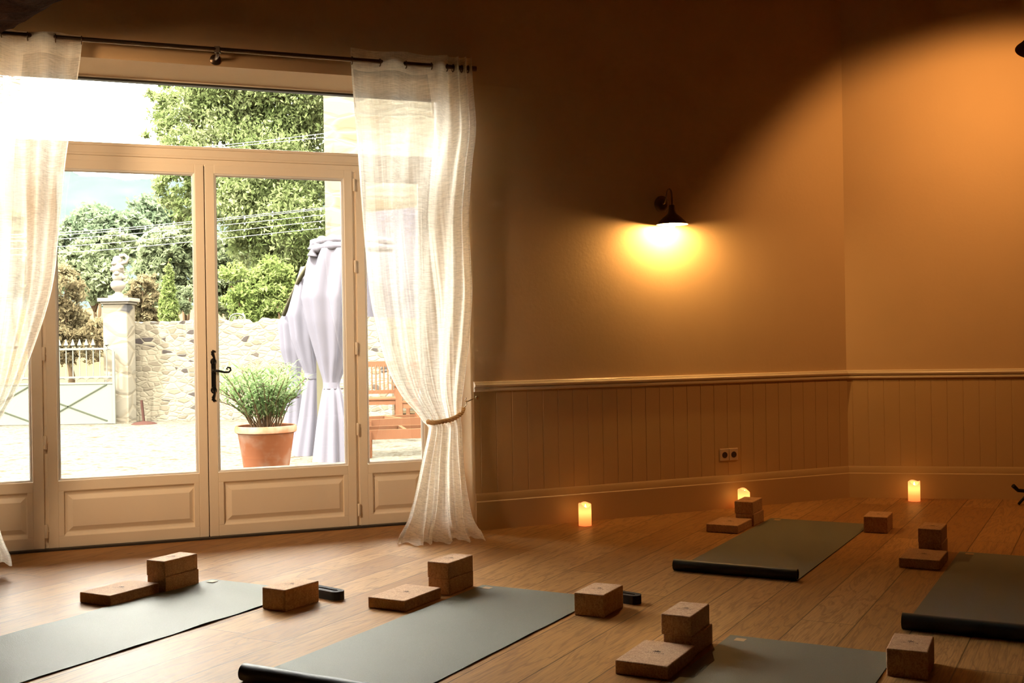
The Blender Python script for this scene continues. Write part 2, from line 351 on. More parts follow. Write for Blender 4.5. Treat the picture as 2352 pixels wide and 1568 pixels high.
def run(mb, a, b, prof, ea=0.0, eb=0.0, mi=0):   # profile (offset from wall, z) swept along a wall
    d = (b-a).normalized(); n = Vector((d.y, -d.x, 0)); k = len(prof)
    vs = [a + n*o + d*(ea*o) + Vector((0, 0, z)) for o, z in prof] + [b + n*o - d*(eb*o) + Vector((0, 0, z)) for o, z in prof]
    mb.add(vs, [(i, k+i, k+(i+1) % k, (i+1) % k) for i in range(k)] + [tuple(range(k)), tuple(reversed(range(k, 2*k)))], mi)
half = math.tan((math.pi - (math.pi - abs(math.atan2((C-B).y, (C-B).x) - math.atan2((D-C).y, (D-C).x))))/2)
B2 = B + e2*.012
rail_prof = [(0, .846), (.016, .846), (.026, .852), (.026, .862), (.017, .867), (.017, .872), (.030, .877), (.034, .886), (.030, .893), (.020, .896), (.020, .900), (.014, .906), (0, .908)]
for nm, bn, a, b, ea, eb, wp in (('trim_1', 'baseboard_back', B2, C, 0, half, w_back), ('trim_2', 'baseboard_right', C, D, half, 0, w_right)):
    mb = MB(); run(mb, a, b, rail_prof, ea, eb); struct(mb.build(nm, M['trim'], auto=30))
    mb = MB(); run(mb, a, b, [(0, 0), (.024, 0), (.024, .172), (.018, .178), (.018, .212), (.012, .224), (0, .226)], ea, eb); struct(mb.build(bn, M['wainscot'], auto=30))
    d = (b-a).normalized(); n = Vector((d.y, -d.x, 0)); L = (b-a).length; mb = MB(); prof = []; x = 0.04
    while x < L - .02:
        prof += [(x-.003, .010), (x-.0008, .0075), (x+.0008, .0075), (x+.003, .010)]; x += .1062
    prof = [(0, .010)] + prof + [(L, .010)]
    vs = [a + d*x + n*o + Vector((0, 0, z)) for z in (.2, .86) for x, o in prof]; k = len(prof)
    mb.add(vs, [(i, i+1, k+i+1, k+i) for i in range(k-1)]); mb.build('wainscot_boards', M['wainscot'], wp)

# rough beam under the ceiling, over the left end of the window
bd = Vector((-.61, .63, 0)).normalized(); bn = Vector((.63, .61, 0)).normalized(); p0 = at(0, 88, 5.83) ; bz = 2.76
mb = MB(); N = 60; ring = []
for i in range(N+1):
    q = Vector((p0.x, p0.y, 0)) - bd*(-.42 + i*.085); j = lambda: random.uniform(-.012, .012)
    ring.append([q + bn*(-.30+j()) + Vector((0, 0, bz+.02+j())), q + bn*(-.17+j()) + Vector((0, 0, bz-.012+j())), q + bn*(-.04+j()) + Vector((0, 0, bz+j()*.8)), q + bn*(j()*.6) + Vector((0, 0, bz+.012+j()*.6)),
                 q + bn*(.005+j()) + Vector((0, 0, bz+.26)), q + bn*(-.15) + Vector((0, 0, bz+.29+j())), q + bn*(-.30+j()) + Vector((0, 0, bz+.25))])
vs = [p for r_ in ring for p in r_]; k = 7
mb.add(vs, [(i*k+j, i*k+(j+1) % k, (i+1)*k+(j+1) % k, (i+1)*k+j) for i in range(N) for j in range(k)] + [tuple(range(k)), tuple(reversed(range(N*k, N*k+k)))])
tag(mb.build('ceiling_beam', M['beam'], auto=50), 'rough dark wooden beam crossing the upper left corner above the curtain', 'beam')

# ------------------------------------------------------------------ window unit
NB, NF = -.06, 0.0
GZ0, GZ1, PZ0, PZ1, DT = .41, 2.17, .077, .335, 2.238
def leaf_frame(mb, s0, s1, g0, g1, z0=.012, top=DT):
    mb.wbox(s0, g0-.016, z0, top, NB, NF); mb.wbox(g1+.016, s1, z0, top, NB, NF)
    mb.wbox(g0-.016, g1+.016, GZ1+.016, top, NB, NF); mb.wbox(g0-.016, g1+.016, PZ1, GZ0-.016, NB, NF); mb.wbox(g0-.016, g1+.016, z0, PZ0, NB, NF)
    mb.wbox(g0-.016, g0+.014, PZ0, PZ1, NB, NF); mb.wbox(g1-.014, g1+.016, PZ0, PZ1, NB, NF); mb.wbox(g0-.016, g1+.016, PZ0-.01, PZ1+.01, NB, NB+.012)
    return mb
def glazing(parent, g0, g1, z0, z1):
    mb = MB(); mb.rect_loops(g0-.016, g1+.016, z0-.016, z1+.016, [(0, NF-.001), (.004, NF-.004), (.010, NF-.006), (.016, NF-.02), (.016, -.03)], cap=False); mb.build('glazing_bead', M['bead'], parent)
    mb = MB(); mb.wbox(g0-.012, g1+.012, z0-.012, z1+.012, -.034, -.030); mb.build('glass_pane', M['glass'], parent)
def panel(parent, p0, p1):
    mb = MB(); mb.rect_loops(p0, p1, PZ0, PZ1, [(-.006, NF-.002), (0, NF-.001), (.010, NF-.012), (.020, NF-.016), (.026, NF-.016), (.050, NF-.004), (.053, NF-.003)])
    mb.build('raised_panel', M['joinery'], parent)
def hinge(parent, s, zs):
    for z in zs:
        mb = MB(); mb.lathe([(.0085, -.038), (.0095, -.036), (.0095, .036), (.0085, .038)], wl(s, .008, z), 12); mb.wbox(s-.004, s+.016, z-.006, z+.006, -.004, .006)
        mb.build('hinge', M['joinery'], parent, auto=40)
HZ = (.112, .617, 1.122, 1.635, 2.145)
for k, (nm, s0, s1) in enumerate((('door_1', -2.845, SC-.003), ('door_2', SC+.003, -1.056))):
    o = struct(leaf_frame(MB(), s0, s1, s0+.07, s1-.068).build(nm, M['joinery'], bevel=.0025))
    o['label'] = ('left leaf' if k == 0 else 'right leaf with the black iron handle') + ' of the cream glazed double door'; o['category'] = 'door'
    glazing(o, s0+.07, s1-.068, GZ0, GZ1); panel(o, s0+.078, s1-.058)
    hinge(o, s0-.012 if k == 0 else s1+.011, HZ)
    if k == 1: door2 = o
# iron handle: scrolled backplate and curled lever
hs, hz = -1.919, .968
mb = MB(); mb.wbox(hs-.012, hs+.012, hz-.065, hz+.075, .0, .006)
def scroll(mb, c, r, sgn, up):
    pts = [wl(c[0]+sgn*r*math.sin(a)*.8, .004, c[1]+up*(r-r*math.cos(a))) for a in np.linspace(-1.0, math.pi*1.25, 16)]
    mb.tube(pts, .0042, 6)
for up in (1, -1):
    zb = hz+.075 if up == 1 else hz-.065
    for sgn in (1, -1): scroll(mb, (hs, zb-.002*up), .017, sgn, up)
    mb.tube([wl(hs, .004, zb), wl(hs+.004, .004, zb+up*.04), wl(hs-.004, .004, zb+up*.06), wl(hs, .004, zb+up*.085)], [.008, .006, .009, .004], 8)
    mb.bar(wl(hs-.012, .004, zb+up*.072), wl(hs+.012, .004, zb+up*.078), .008)
bp = mb.build('handle_backplate', M['iron'], door2, auto=40)
mb = MB(); mb.lathe([(.012, 0), (.012, .02), (.008, .028)], wl(hs, .005, hz+.037), 14, axis=WN)
lev = [wl(hs, .035, hz+.037), wl(hs+.03, .040, hz+.034), wl(hs+.06, .042, hz+.026), wl(hs+.085, .042, hz+.026), wl(hs+.098, .042, hz+.038), wl(hs+.094, .042, hz+.052), wl(hs+.080, .042, hz+.055), wl(hs+.073, .042, hz+.046), wl(hs+.080, .042, hz+.041)]
mb.tube(lev, [.007, .0075, .007, .0065, .006, .006, .0055, .005, .004], 10); mb.build('door_handle', M['iron'], door2, smooth=True)['label'] = 'black iron lever with a curled end'
# side lights
for nm, s0, s1, g0, g1 in (('window_1', SL+.05, -2.866, SL+.19, -2.941), ('window_2', -1.034, SR-.05, -.966, SR-.19)):
    o = struct(leaf_frame(MB(), s0, s1, g0, g1).build(nm, M['joinery'], bevel=.0025)); glazing(o, g0, g1, GZ0, GZ1); panel(o, g0-.004, g1+.004)
# transom and outer frame
o = MB(); o.wbox(SL, SL+.055, 0, 2.74, -.075, -.006); o.wbox(SR-.055, SR, 0, 2.74, -.075, -.006)
o.wbox(SC-.02, SC+.02, 0, DT, -.085, -.0615); o.wbox(-2.90, -2.83, 0.0, DT, -.075, -.016); o.wbox(-1.07, -1.0, 0, DT, -.075, -.016)
o.wbox(SL, SR, DT-.01, DT+.03, -.075, -.006); o.wbox(SL, SR, DT+.03, DT+.045, -.075, .004); o.wbox(SL, SR, DT+.045, 2.338, -.075, -.002); o.wbox(SL, SR, 2.325, 2.342, -.075, .01)
o.wbox(SL, SR, 2.716, 2.76, -.075, -.006)
tr = struct(o.build('window_3', M['joinery'], bevel=.003)); mb = MB(); mb.wbox(SL+.05, SR-.05, 2.338, 2.722, -.045, -.041); mb.build('glass_pane', M['glass'], tr)
mb = MB(); mb.wbox(SL+.05, SR-.05, 2.706, 2.718, -.05, -.0); mb.build('dark_seal', M['rubber'], tr)
mb = MB(); mb.wbox(SL, SR, .0, .012, -.08, .035); struct(mb.build('trim_3', M['rubber']))

# ------------------------------------------------------------------ curtain rod and curtains
NR = .55
def rpx(px, py): return wpx(px, py, NR)
rz = (rpx(200, 95)[1]+rpx(1085, 154)[1])/2
srl, srr = SL-.30, rpx(1089, 155)[0]
rod = thing('curtain_rod', wl(SC, NR, rz), 'slim dark metal curtain rod running above the glazed double door', 'curtain rod')
mb = MB(); mb.tube([wl(srl, NR, rz), wl(srr, NR, rz)], .0125, 16); mb.build('rod', M['steel'], rod, auto=40)
mb = MB(); mb.tube([wl(srr-.02, NR, rz), wl(srr+.012, NR, rz)], .0155, 16); mb.build('end_cap', M['steel'], rod, auto=40)
bs = rpx(500, 128)[0]
mb = MB(); mb.tube([wl(bs, .43, rz-.03), wl(bs, NR-.02, rz-.03), wl(bs, NR, rz-.016)], .010, 12); mb.lathe([(.03, 0), (.03, .008), (.016, .016)], wl(bs, .43, rz-.03), 18, axis=WN); mb.bar(wl(bs, NR, rz-.02), wl(bs, NR, rz+.014), .03, .03); mb.build('bracket', M['steel'], rod, auto=40)

def curtain(name, rows, cross, label, flip, tie_y, seed):
    """rows: (image y, left x, right x, distance n); cross: places along the heading where the cloth passes through the rod plane"""
    rng = np.random.default_rng(seed)
    ys = np.array([r_[0] for r_ in rows], float); yy = np.concatenate([np.linspace(ys[0], tie_y, 56), np.linspace(tie_y, ys[-1], 46)[1:]])
    def sm(col):
        v = np.interp(yy, ys, [r_[col] for r_ in rows]); k = np.ones(5)/5; p = np.pad(v, 2, mode='edge'); return np.convolve(p, k, 'valid')
    Lx, Rx, Nn = sm(1), sm(2), sm(3)
    NU = 180; us = np.linspace(0, 1, NU); cr = (np.array(cross)-rows[0][1])/(rows[0][2]-rows[0][1]); K = len(cr)-1
    ph_top = np.interp(us, cr, np.arange(K+1)); ph_low = K*(us+.05*np.sin(2*math.pi*us*1.6+seed)-.05*math.sin(seed))
    wob = np.cumsum(rng.normal(0, 1, NU)); wob = (wob-wob.mean())/wob.std()
    vs = []
    for i, y in enumerate(yy):
        a = min(1, max(0, (y-ys[0])/(tie_y-ys[0])))
        b = max(0, (y-tie_y)/(ys[-1]-tie_y))
        s0, z0 = wpx(Lx[i], y, Nn[i]); s1, z1 = wpx(Rx[i], y, Nn[i]); zc = (z0+z1)/2
        ph = ph_top*(1-a)+ph_low*a + .12*wob*a
        amp = .042*(1-a**3)+.022*a**3 if b == 0 else .022+.046*min(1, b*1.5)
        for j, u in enumerate(us):
            sag = 0
            if a > .6 and b == 0:                     # cloth swept up towards the tie on its leading side
                q = (1-u) if not flip else u; sag = 0
            s = s0+(s1-s0)*u; n = Nn[i] - amp*math.sin(math.pi*ph[j]) * (1 if flip == 0 else 1)
            if b > 0: n += .016*math.sin(2.3*ph[j]+3*b)*b; s += .012*math.sin(1.7*ph[j]+4*b)*b
            z = zc
            if b > .9: z = max(.006, zc + .010*math.sin(4*ph[j])*(1-b)*8)
            if i == 0: z += .010*math.sin(math.pi*ph[j]*1.0+.5)
            z = max(z, .006 + .004*(1+math.sin(9*ph[j])) if b > .9 else .006)
            vs.append(wl(s, n, z))
    mb = MB(); fs = []; mi = []
    zt = wpx(rows[0][1], rows[0][0], NR)[1]
    for i in range(len(yy)-1):
        zrow = wpx(Lx[i], yy[i], Nn[i])[1]; band = zrow > zt-.10
        for j in range(NU-1):
            fs.append((i*NU+j, i*NU+j+1, (i+1)*NU+j+1, (i+1)*NU+j)); mi.append(1 if band or j < 3 or j > NU-4 or yy[i] > tie_y-5 or (j > NU*.62 if not flip else j < NU*.5) else 0)
    mb.v = [tuple(p) for p in vs]; mb.f = fs; mb.m = mi
    lo = min(p[2] for p in mb.v); root = thing(name, wl(wpx((rows[-1][1]+rows[-1][2])/2, rows[-1][0], NR)[0], NR, 0), label, 'curtain', 'sheer curtains at the glazed doors')
    mb.build('sheer_cloth', [M['sheer'], M['sheer2']], root, smooth=True)
    for x in cross:
        s = rpx(x, 130)[0]; mb = MB()
        pts = [wl(s, NR, rz) + (WN*math.cos(a)+Vector((0, 0, 1))*math.sin(a))*.021 + Vector((0, 0, -.006)) for a in np.linspace(0, 2*math.pi, 21)]
        mb.tube(pts, .0035, 8, cap=False); mb.build('eyelet_ring', M['steel'], root, smooth=True)
    return root
n0 = NR
curtain('curtain', [(122, 805, 1080, n0), (160, 806, 1082, n0), (300, 818, 1094, n0), (360, 823, 1084, n0), (500, 833, 1076, n0), (680, 850, 1087, n0), (800, 876, 1079, n0), (880, 905, 1069, n0), (930, 938, 1062, n0), (956, 968, 1059, n0), (968, 986, 1060, n0),
                    (990, 985, 1062, n0), (1060, 968, 1066, n0+.01), (1140, 953, 1074, n0+.03), (1195, 940, 1083, n0+.06), (1222, 924, 1100, n0+.10), (1240, 920, 1110, n0+.15), (1245, 917, 1113, n0+.20), (1249, 918, 1112, n0+.26)],
        [808, 872, 932, 990, 1026, 1040, 1051, 1060, 1068, 1074, 1080], 'white sheer curtain tied with rope at the right side of the doors', 0, 968, 3)
curtain('curtain', [(70, -85, 190, n0), (110, -85, 187, n0), (300, -95, 161, n0), (350, -92, 152, n0), (500, -85, 138, n0), (640, -88, 126, n0), (720, -85, 106, n0), (800, -80, 78, n0), (890, -75, 45, n0), (965, -70, 0, n0), (1000, -68, -18, n0), (1015, -68, -24, n0),
                    (1040, -72, -22, n0), (1120, -80, -12, n0+.01), (1200, -90, -3, n0+.03), (1240, -98, 6, n0+.06), (1280, -110, 22, n0+.10), (1300, -115, 24, n0+.14)],
        [-85, -76, -66, -55, -42, -28, 4, 64, 128, 188][::1], 'white sheer curtain drawn aside at the left edge of the photo', 1, 1015, 5)

# rope tieback on its wall hook
hk = Vector((0, 0, 0)); d_l = (C-B).normalized(); n_l = Vector((d_l.y, -d_l.x, 0)); hookp = B - WE*.035 + WN*.03 + Vector((0, 0, .80))
tb = thing('curtain_tieback', hookp, 'twisted jute rope tieback holding the right curtain to a wall hook', 'tieback')
cp = []
for px, py, n in ((1064, 938, .50), (1058, 950, .56), (1040, 962, .60), (1015, 968, .625), (994, 970, .61), (984, 968, .56), (1000, 964, .50), (1035, 957, .47), (1060, 943, .47)):
    s, z = wpx(px, py, n); cp.append(wl(s, n, z))
def resample(pts, m):
    out_ = []
    for i in range(m):
        u = i/(m-1)*(len(pts)-1); k = min(int(u), len(pts)-2); f_ = u-k
        a, b, c, d = pts[max(k-1, 0)], pts[k], pts[k+1], pts[min(k+2, len(pts)-1)]
        out_.append(.5*((2*b)+(c-a)*f_+(2*a-5*b+4*c-d)*f_*f_+(3*b-a-3*c+d)*f_**3))
    return out_
ctr = resample(cp, 110); mb = MB()
for k in range(3):
    pts = []
    for i, p in enumerate(ctr):
        d = (ctr[min(i+1, 109)]-ctr[max(i-1, 0)]).normalized(); u = d.orthogonal().normalized(); u = (Vector((0, 0, 1))-d*d.z).normalized(); v = d.cross(u); a = i*.5+k*2.094
        pts.append(p+(u*math.cos(a)+v*math.sin(a))*.0078)
    mb.tube(pts, .0074, 7)
mb.build('rope', M['rope'], tb, smooth=True)
mb = MB(); pts = [B+d_l*.02-n_l*.005+Vector((0, 0, .812)), B+n_l*.03+Vector((0, 0, .808)), hookp+Vector((0, 0, -.008)), hookp-d_l*.02+n_l*.01+Vector((0, 0, -.004)), hookp-d_l*.016+n_l*.012+Vector((0, 0, .014))]
mb.tube(resample(pts, 14), .004, 8); mb.tube([hookp-d_l*.008, hookp-d_l*.008+Vector((0, 0, -.03)), cp[0]], .003, 6); mb.lathe([(.012, 0), (.012, .004)], B+d_l*.03+n_l*.010+Vector((0, 0, .812)), 12, axis=n_l); mb.build('wall_hook', M['brass'], tb, smooth=True)

# ------------------------------------------------------------------ wall lamp, spotlight, socket
pl = B + d_l*((Vector((.9975, 7.476, 0))-B).dot(d_l)) + Vector((0, 0, 2.04)); off = .13
lc = pl + n_l*off + Vector((0, 0, -.148))        # centre of the rim
lamp = thing('wall_lamp', pl, 'lit bronze swan-neck wall lamp above the chair rail', 'wall lamp')
mb = MB(); mb.lathe([(.054, 0), (.054, .010), (.046, .018), (.030, .021), (.012, .022)], pl, 28, axis=n_l); mb.build('wall_plate', M['shade'], lamp, auto=40)
nk = [pl+n_l*.02, pl+n_l*.045+Vector((0, 0, .002)), pl+n_l*.06+Vector((0, 0, .03)), pl+n_l*.075+Vector((0, 0, .07)), pl+n_l*.098+Vector((0, 0, .088)), pl+n_l*.122+Vector((0, 0, .07)), pl+n_l*.13+Vector((0, 0, .03)), pl+n_l*.13+Vector((0, 0, -.02))]
mb = MB(); mb.tube(resample(nk, 40), .0055, 10); mb.build('swan_neck', M['shade'], lamp, smooth=True)
mb = MB(); top = lc + Vector((0, 0, .128))
prof_o = [(.012, .128), (.018, .124), (.024, .09), (.030, .070), (.060, .045), (.085, .020), (.098, .004), (.102, 0)]
prof_i = [(.099, .001), (.082, .018), (.056, .042), (.026, .066), (.012, .078)]
mb.lathe(prof_o, lc, 40, 0, capb=True, capt=False); mb.lathe(prof_i, lc, 40, 1, capb=False, capt=True); mb.lathe([(.102, 0), (.099, .001)], lc, 40, 1, capb=False, capt=False)
mb.build('lamp_shade', [M['shade'], M['lampin']], lamp, smooth=True)
mb = MB(); mb.lathe([(.002, -.020), (.014, -.017), (.021, -.006), (.022, .004), (.014, .022), (.010, .05)], lc, 20); mb.build('bulb', M['lampbulb'], lamp, smooth=True)

def spotlight(sp, ax, label, energy, color, size, blend, soft=.05):
    spt = thing('ceiling_spotlight', sp, label, 'spotlight'); ax = Vector(ax).normalized()
    mb = MB(); mb.lathe([(.012, .13), (.03, .12), (.04, .08), (.085, .02), (.104, 0), (.106, -.004)], sp, 40, 0, axis=-ax, capb=True, capt=False); mb.lathe([(.103, -.003), (.08, .02), (.038, .07), (.01, .09)], sp, 40, 1, axis=-ax, capb=False)
    mb.build('lamp_shade', [M['shade'], M['baffle']], spt, smooth=True)
    mb = MB(); tp = sp - ax*.12; mb.tube([tp, tp+Vector((.02, 0, .06)), tp+Vector((.03, 0, .3)), Vector((tp.x+.03, tp.y, H_CEIL))], .008, 10); mb.lathe([(.05, 0), (.05, -.03), (.02, -.04)], (tp.x+.03, tp.y, H_CEIL), 20); mb.build('drop_rod', M['shade'], spt, auto=40)
    L = bpy.data.lights.new('spot_light', 'SPOT'); L.energy = energy; L.color = color; L.spot_size = R(size); L.spot_blend = blend; L.shadow_soft_size = soft
    lo = bpy.data.objects.new('spot_light', L); COL.objects.link(lo); lo.parent = spt; lo.location = ax*.03; lo.rotation_euler = ax.to_track_quat('-Z', 'Y').to_euler()
spotlight(at(2376, 112, 6.7), (.19, .66, -.72), 'dark metal spotlight shade cut off by the right edge near the ceiling', 37, (1, .48, .15), 146, .35)
spotlight(Vector((-2.7, 3.9, 2.5)), (.7, 2.9, -1.1), 'added fill spotlight, unseen left of the view and turned to the doors', 215, (1, .66, .37), 68, 1.0, .32)  # added fill lamp out of view, brightens the door faces

oc = B2 + d_l*((Vector((1.557*math.cos(R(24.6)), 0, 0)).x-B2.x)/d_l.x)
so = thing('power_socket', oc+n_l*.012+Vector((0, 0, .30)), 'double power socket on the boarded wall above the baseboard', 'socket')
for k in range(2):
    a = oc + d_l*(k*.073) + Vector((0, 0, .365)); fn = lambda x, o_, z, a=a: a + d_l*x + n_l*(.010+o_) + Vector((0, 0, z))
    mb = MB(); mb.box((-.036, 0, -.042), (.034, .010, .038), 0, fn); mb.build('socket_plate', M['socket'], so, bevel=.003)
    mb = MB(); mb.lathe([(.021, .0), (.021, .0015), (.017, .0016), (.017, .0005)], fn(0, .010, -.004), 20, axis=n_l); mb.lathe([(.003, .0), (.003, .003)], fn(-.008, .010, -.004), 8, axis=n_l); mb.lathe([(.003, .0), (.003, .003)], fn(.008, .010, -.004), 8, axis=n_l); mb.build('socket_well', M['hole'], so)

# ------------------------------------------------------------------ candles
def candle(px, py, lab, yaw, p=None):
    p = p or ground(px, py); r, h = .040, .135; root = thing('candle', p, lab, 'candle', 'lit pillar candles along the wall')
    n = 32; mb = MB(); ux = math.cos(yaw); uy = math.sin(yaw)
    def rimz(a): return h - .022*max(0, math.cos(a-yaw))**2 - .004*math.sin(3*a)
    rows = [(1.0, 0, 0), (1.0, .5, 0), (1.0, 1.0, 0), (.93, 1.0, .004), (.8, 1.0, -.006), (.45, 1.0, -.024), (.1, 1.0, -.028)]
    vs = [(p.x+r*q*math.cos(2*math.pi*j/n), p.y+r*q*math.sin(2*math.pi*j/n), p.z + rimz(2*math.pi*j/n)*k + dz) for q, k, dz in rows for j in range(n)]
    m = len(rows); mb.add(vs, [(i*n+j, i*n+(j+1) % n, (i+1)*n+(j+1) % n, (i+1)*n+j) for i in range(m-1) for j in range(n)] + [tuple(reversed(range(n))), tuple(range((m-1)*n, m*n))])
    mb.build('wax_body', M['wax'], root, smooth=True)
    f = p + Vector((ux*.006, uy*.006, h-.034)); mb = MB(); mb.lathe([(.002, 0), (.006, .006), (.0065, .012), (.004, .021), (.0008, .032)], f, 12); mb.build('flame', M['flame'], root, smooth=True)
candle(1344, 1206, 'lit candle on the floor nearest the rope-tied curtain', R(-60))
candle(1709, 1172, 'lit candle half hidden behind the stacked cork blocks', R(-20), ground(1709, 1170))
candle(2100, 1150, 'lit candle standing alone by the baseboard of the far right wall', R(-100))

# ------------------------------------------------------------------ yoga mats
YAW = R(61.6)
MD = Vector((math.cos(YAW), math.sin(YAW), 0)); MW = Vector((MD.y, -MD.x, 0)); MWID = .615
def yoga_mat(corner, length, label, curl, wave=0.0):
    """corner: far left corner on the floor; the near end curls up into a small roll when curl > 0"""
    th = .0045; root = thing('yoga_mat', corner - MD*length/2 + MW*MWID/2, label, 'yoga mat', 'grey-green yoga mats on the oak floor')
    prof = [(0.0, 0.0)]; n = 60
    for i in range(1, n+1): prof.append((length*i/n, 0.0))
    z = [wave*(.5+.5*math.sin(d*19+1.3*math.sin(d*3.1)))*(.4+.6*math.sin(d*2.2)**2) for d, _ in prof]
    path = [(d, th+zz) for (d, _), zz in zip(prof, z)]
    if curl > 0:
        cx_, cz_ = length, curl+th; 
        for a in np.linspace(0, R(400), 40)[1:]:
            rr_ = curl*(1-.10*a/R(400)); path.append((cx_+rr_*math.sin(a), cz_-rr_*math.cos(a)))
        path = path[:n] + path[n+1:]
    NX = 13; vs = []; mb = MB()
    def pt(d, zz, x): return corner - MD*d + MW*x + Vector((0, 0, zz))
    k = len(path)
    nrm = []
    for i in range(k):
        a = path[max(i-1, 0)]; b = path[min(i+1, k-1)]; L_ = math.hypot(b[0]-a[0], b[1]-a[1]) or 1; nrm.append((-(b[1]-a[1])/L_, (b[0]-a[0])/L_))
    xs = [MWID*j/(NX-1) for j in range(NX)]
    topv = [pt(d+nx*0, zz, x) for (d, zz), (nx, nz) in zip(path, nrm) for x in xs]
    botv = [pt(d-nx*th*.95, max(zz-nz*th*.95, .0004), x) for (d, zz), (nx, nz) in zip(path, nrm) for x in xs]
    mb.v = [tuple(v) for v in topv+botv]; o = k*NX
    for i in range(k-1):
        for j in range(NX-1):
            mb.f.append((i*NX+j, i*NX+j+1, (i+1)*NX+j+1, (i+1)*NX+j)[::-1]); mb.m.append(0)
            mb.f.append((o+i*NX+j, o+i*NX+j+1, o+(i+1)*NX+j+1, o+(i+1)*NX+j)); mb.m.append(1)
        for j in (0, NX-1):
            q = (i*NX+j, (i+1)*NX+j, o+(i+1)*NX+j, o+i*NX+j); mb.f.append(q if j else q[::-1]); mb.m.append(1)
    for i in (0, k-1):
        for j in range(NX-1):
            q = (i*NX+j, i*NX+j+1, o+i*NX+j+1, o+i*NX+j); mb.f.append(q if i else q[::-1]); mb.m.append(1)
    mb.build('mat_sheet', [M['mat'], M['matdark']], root, auto=50)
    mb = MB(); f = lambda d, x: corner - MD*d + MW*x + Vector((0, 0, th+.0005+wave))
    mb.hexa([f(.035, .035), f(.075, .035), f(.075, .075), f(.035, .075)] + [f(.035, .035)+Vector((0, 0, .0004)), f(.075, .035)+Vector((0, 0, .0004)), f(.075, .075)+Vector((0, 0, .0004)), f(.035, .075)+Vector((0, 0, .0004))]); mb.build('corner_mark', M['logo'], root)
    return root
c1 = ground(486, 1331.5); c2 = ground(1109, 1345); c3 = ground(1771, 1191); c4 = ground(2204, 1268); c5 = ground(1678, 1460)
yoga_mat(c1, 1.80, 'pale-looking mat nearest the double door, running off the lower left corner', 0, .004)
yoga_mat(c2, (c2-ground(518, 1563)).dot(MD)-.03, 'mat rolled at its near end at the bottom edge below the curtain', .026, .0015)
yoga_mat(c3, (c3-ground(1552, 1312)).dot(MD)-.03, 'mat below the wall lamp with its rolled end fully in view', .024)
yoga_mat(c4, (c4-ground(2103, 1451)).dot(MD)-.03, 'dark mat cut off by the right edge of the photo', .028)
yoga_mat(c5, 1.80, 'dark mat at the bottom edge between two groups of cork blocks', 0)

# ------------------------------------------------------------------ cork blocks
def petal_mark(mb, z, sc=1.0):
    for k, a in enumerate((-70, -35, 0, 35, 70)):
        a = R(a); L_ = (.020 if k == 2 else .018)*sc; d = Vector((math.cos(a), math.sin(a), 0)); s_ = Vector((-d.y, d.x, 0))
        p = Vector((.004, 0, z)); mb.add([p, p+d*L_*.5+s_*.0035*sc, p+d*L_, p+d*L_*.5-s_*.0035*sc], [(0, 3, 2, 1)[::-1]])
    x = -.006
    for i in range(9):                                # a row of small strokes under the flower
        y = (-.028+i*.007)*sc; h = (.007, .004, .006, .004, .007, .004, .004, .006, .004)[i]
        mb.add([(x, y, z), (x, y+.0045, z), (x-h, y+.0045, z), (x-h, y, z)], [(0, 1, 2, 3)])
def block_mesh(name, L_, W_, H_):
    """local: length along x (towards the far end), width along y, base at z = 0"""
    root = bpy.data.objects.new('cork_block', None); COL.objects.link(root); root.empty_display_size = .03
    mb = MB(); mb.box((-L_/2, -W_/2, 0), (L_/2, W_/2, H_)); o = mb.build('cork_body', M['cork'], origin='local', bevel=.0045); o.parent = root
    mb = MB(); petal_mark(mb, H_+.0004, .9 if W_ < .15 else 1.15); o2 = mb.build('stamped_mark', M['stamp'], origin='local'); o2.parent = root
    o2.rotation_euler = (0, 0, R(90)) if False else (0, 0, 0)
    root['category'] = 'yoga block'; return root
KINDS_ = {'brick': (.220, .115, .074), 'flat': (.293, .193, .048), 'tall': (.220, .134, .0945)}
proto = {}
def block(kind, px, py, z, label, group, dyaw=0.0, shift=(0, 0)):
    """px, py: the near left corner of the block's top face"""
    L_, W_, H_ = KINDS_[kind]; a = YAW + R(dyaw); d = Vector((math.cos(a), math.sin(a), 0)); w_ = Vector((d.y, -d.x, 0))
    nl = ground(px, py, z+H_); c = nl + d*(L_/2+shift[0]) + w_*(W_/2+shift[1]); loc = Vector((c.x, c.y, z))
    if kind not in proto:
        o = block_mesh(kind, L_, W_, H_); proto[kind] = o; o.location = loc; o.rotation_euler = (0, 0, a); o['label'] = label
    else: o = dup(proto[kind], loc, a, label)
    o['group'] = group; return o
def stack(px, py, lab, grp, d1=0, d2=0, sh=(0, 0)):
    h = KINDS_['brick'][2]
    block('brick', px, py+0, h, 'upper cork block of the two stacked '+lab, grp, d1)
    o = block('brick', px, py, h, 'lower cork block of the two stacked '+lab, grp, d2, sh); o.location.z = 0
G1, G2, G3, G4, G5 = ('cork blocks at the mat nearest the doors', 'cork blocks at the mat below the curtain', 'cork blocks at the mat below the wall lamp', 'cork blocks at the mat on the right edge', 'cork blocks at the bottom mat')
stack(335.7, 1285, 'beside the head of the mat nearest the doors', G1, 1, 0, (.002, .003))
block('flat', 182.6, 1358.8, 0, 'flat cork block lying before the stack nearest the doors', G1, 0)
block('tall', 601.5, 1348, 0, 'tall cork block with a black strap, nearer the doors', G1, -3)
stack(981, 1288.5, 'in front of the right curtain', G2, 0, 1, (.003, .002))
block('flat', 845, 1370, 0, 'flat cork block lying before the stack under the right curtain', G2)
block('tall', 1318, 1360.2, 0, 'tall cork block right of the mat below the curtain', G2, 1)
stack(1686.5, 1150.6, 'hiding the middle candle', G3, 1, 0, (.0, .006))
block('flat', 1621.5, 1202.4, 0, 'flat cork block left of the mat below the wall lamp', G3)
block('tall', 1983, 1185, 0, 'tall cork block right of the mat below the wall lamp', G3, 2)
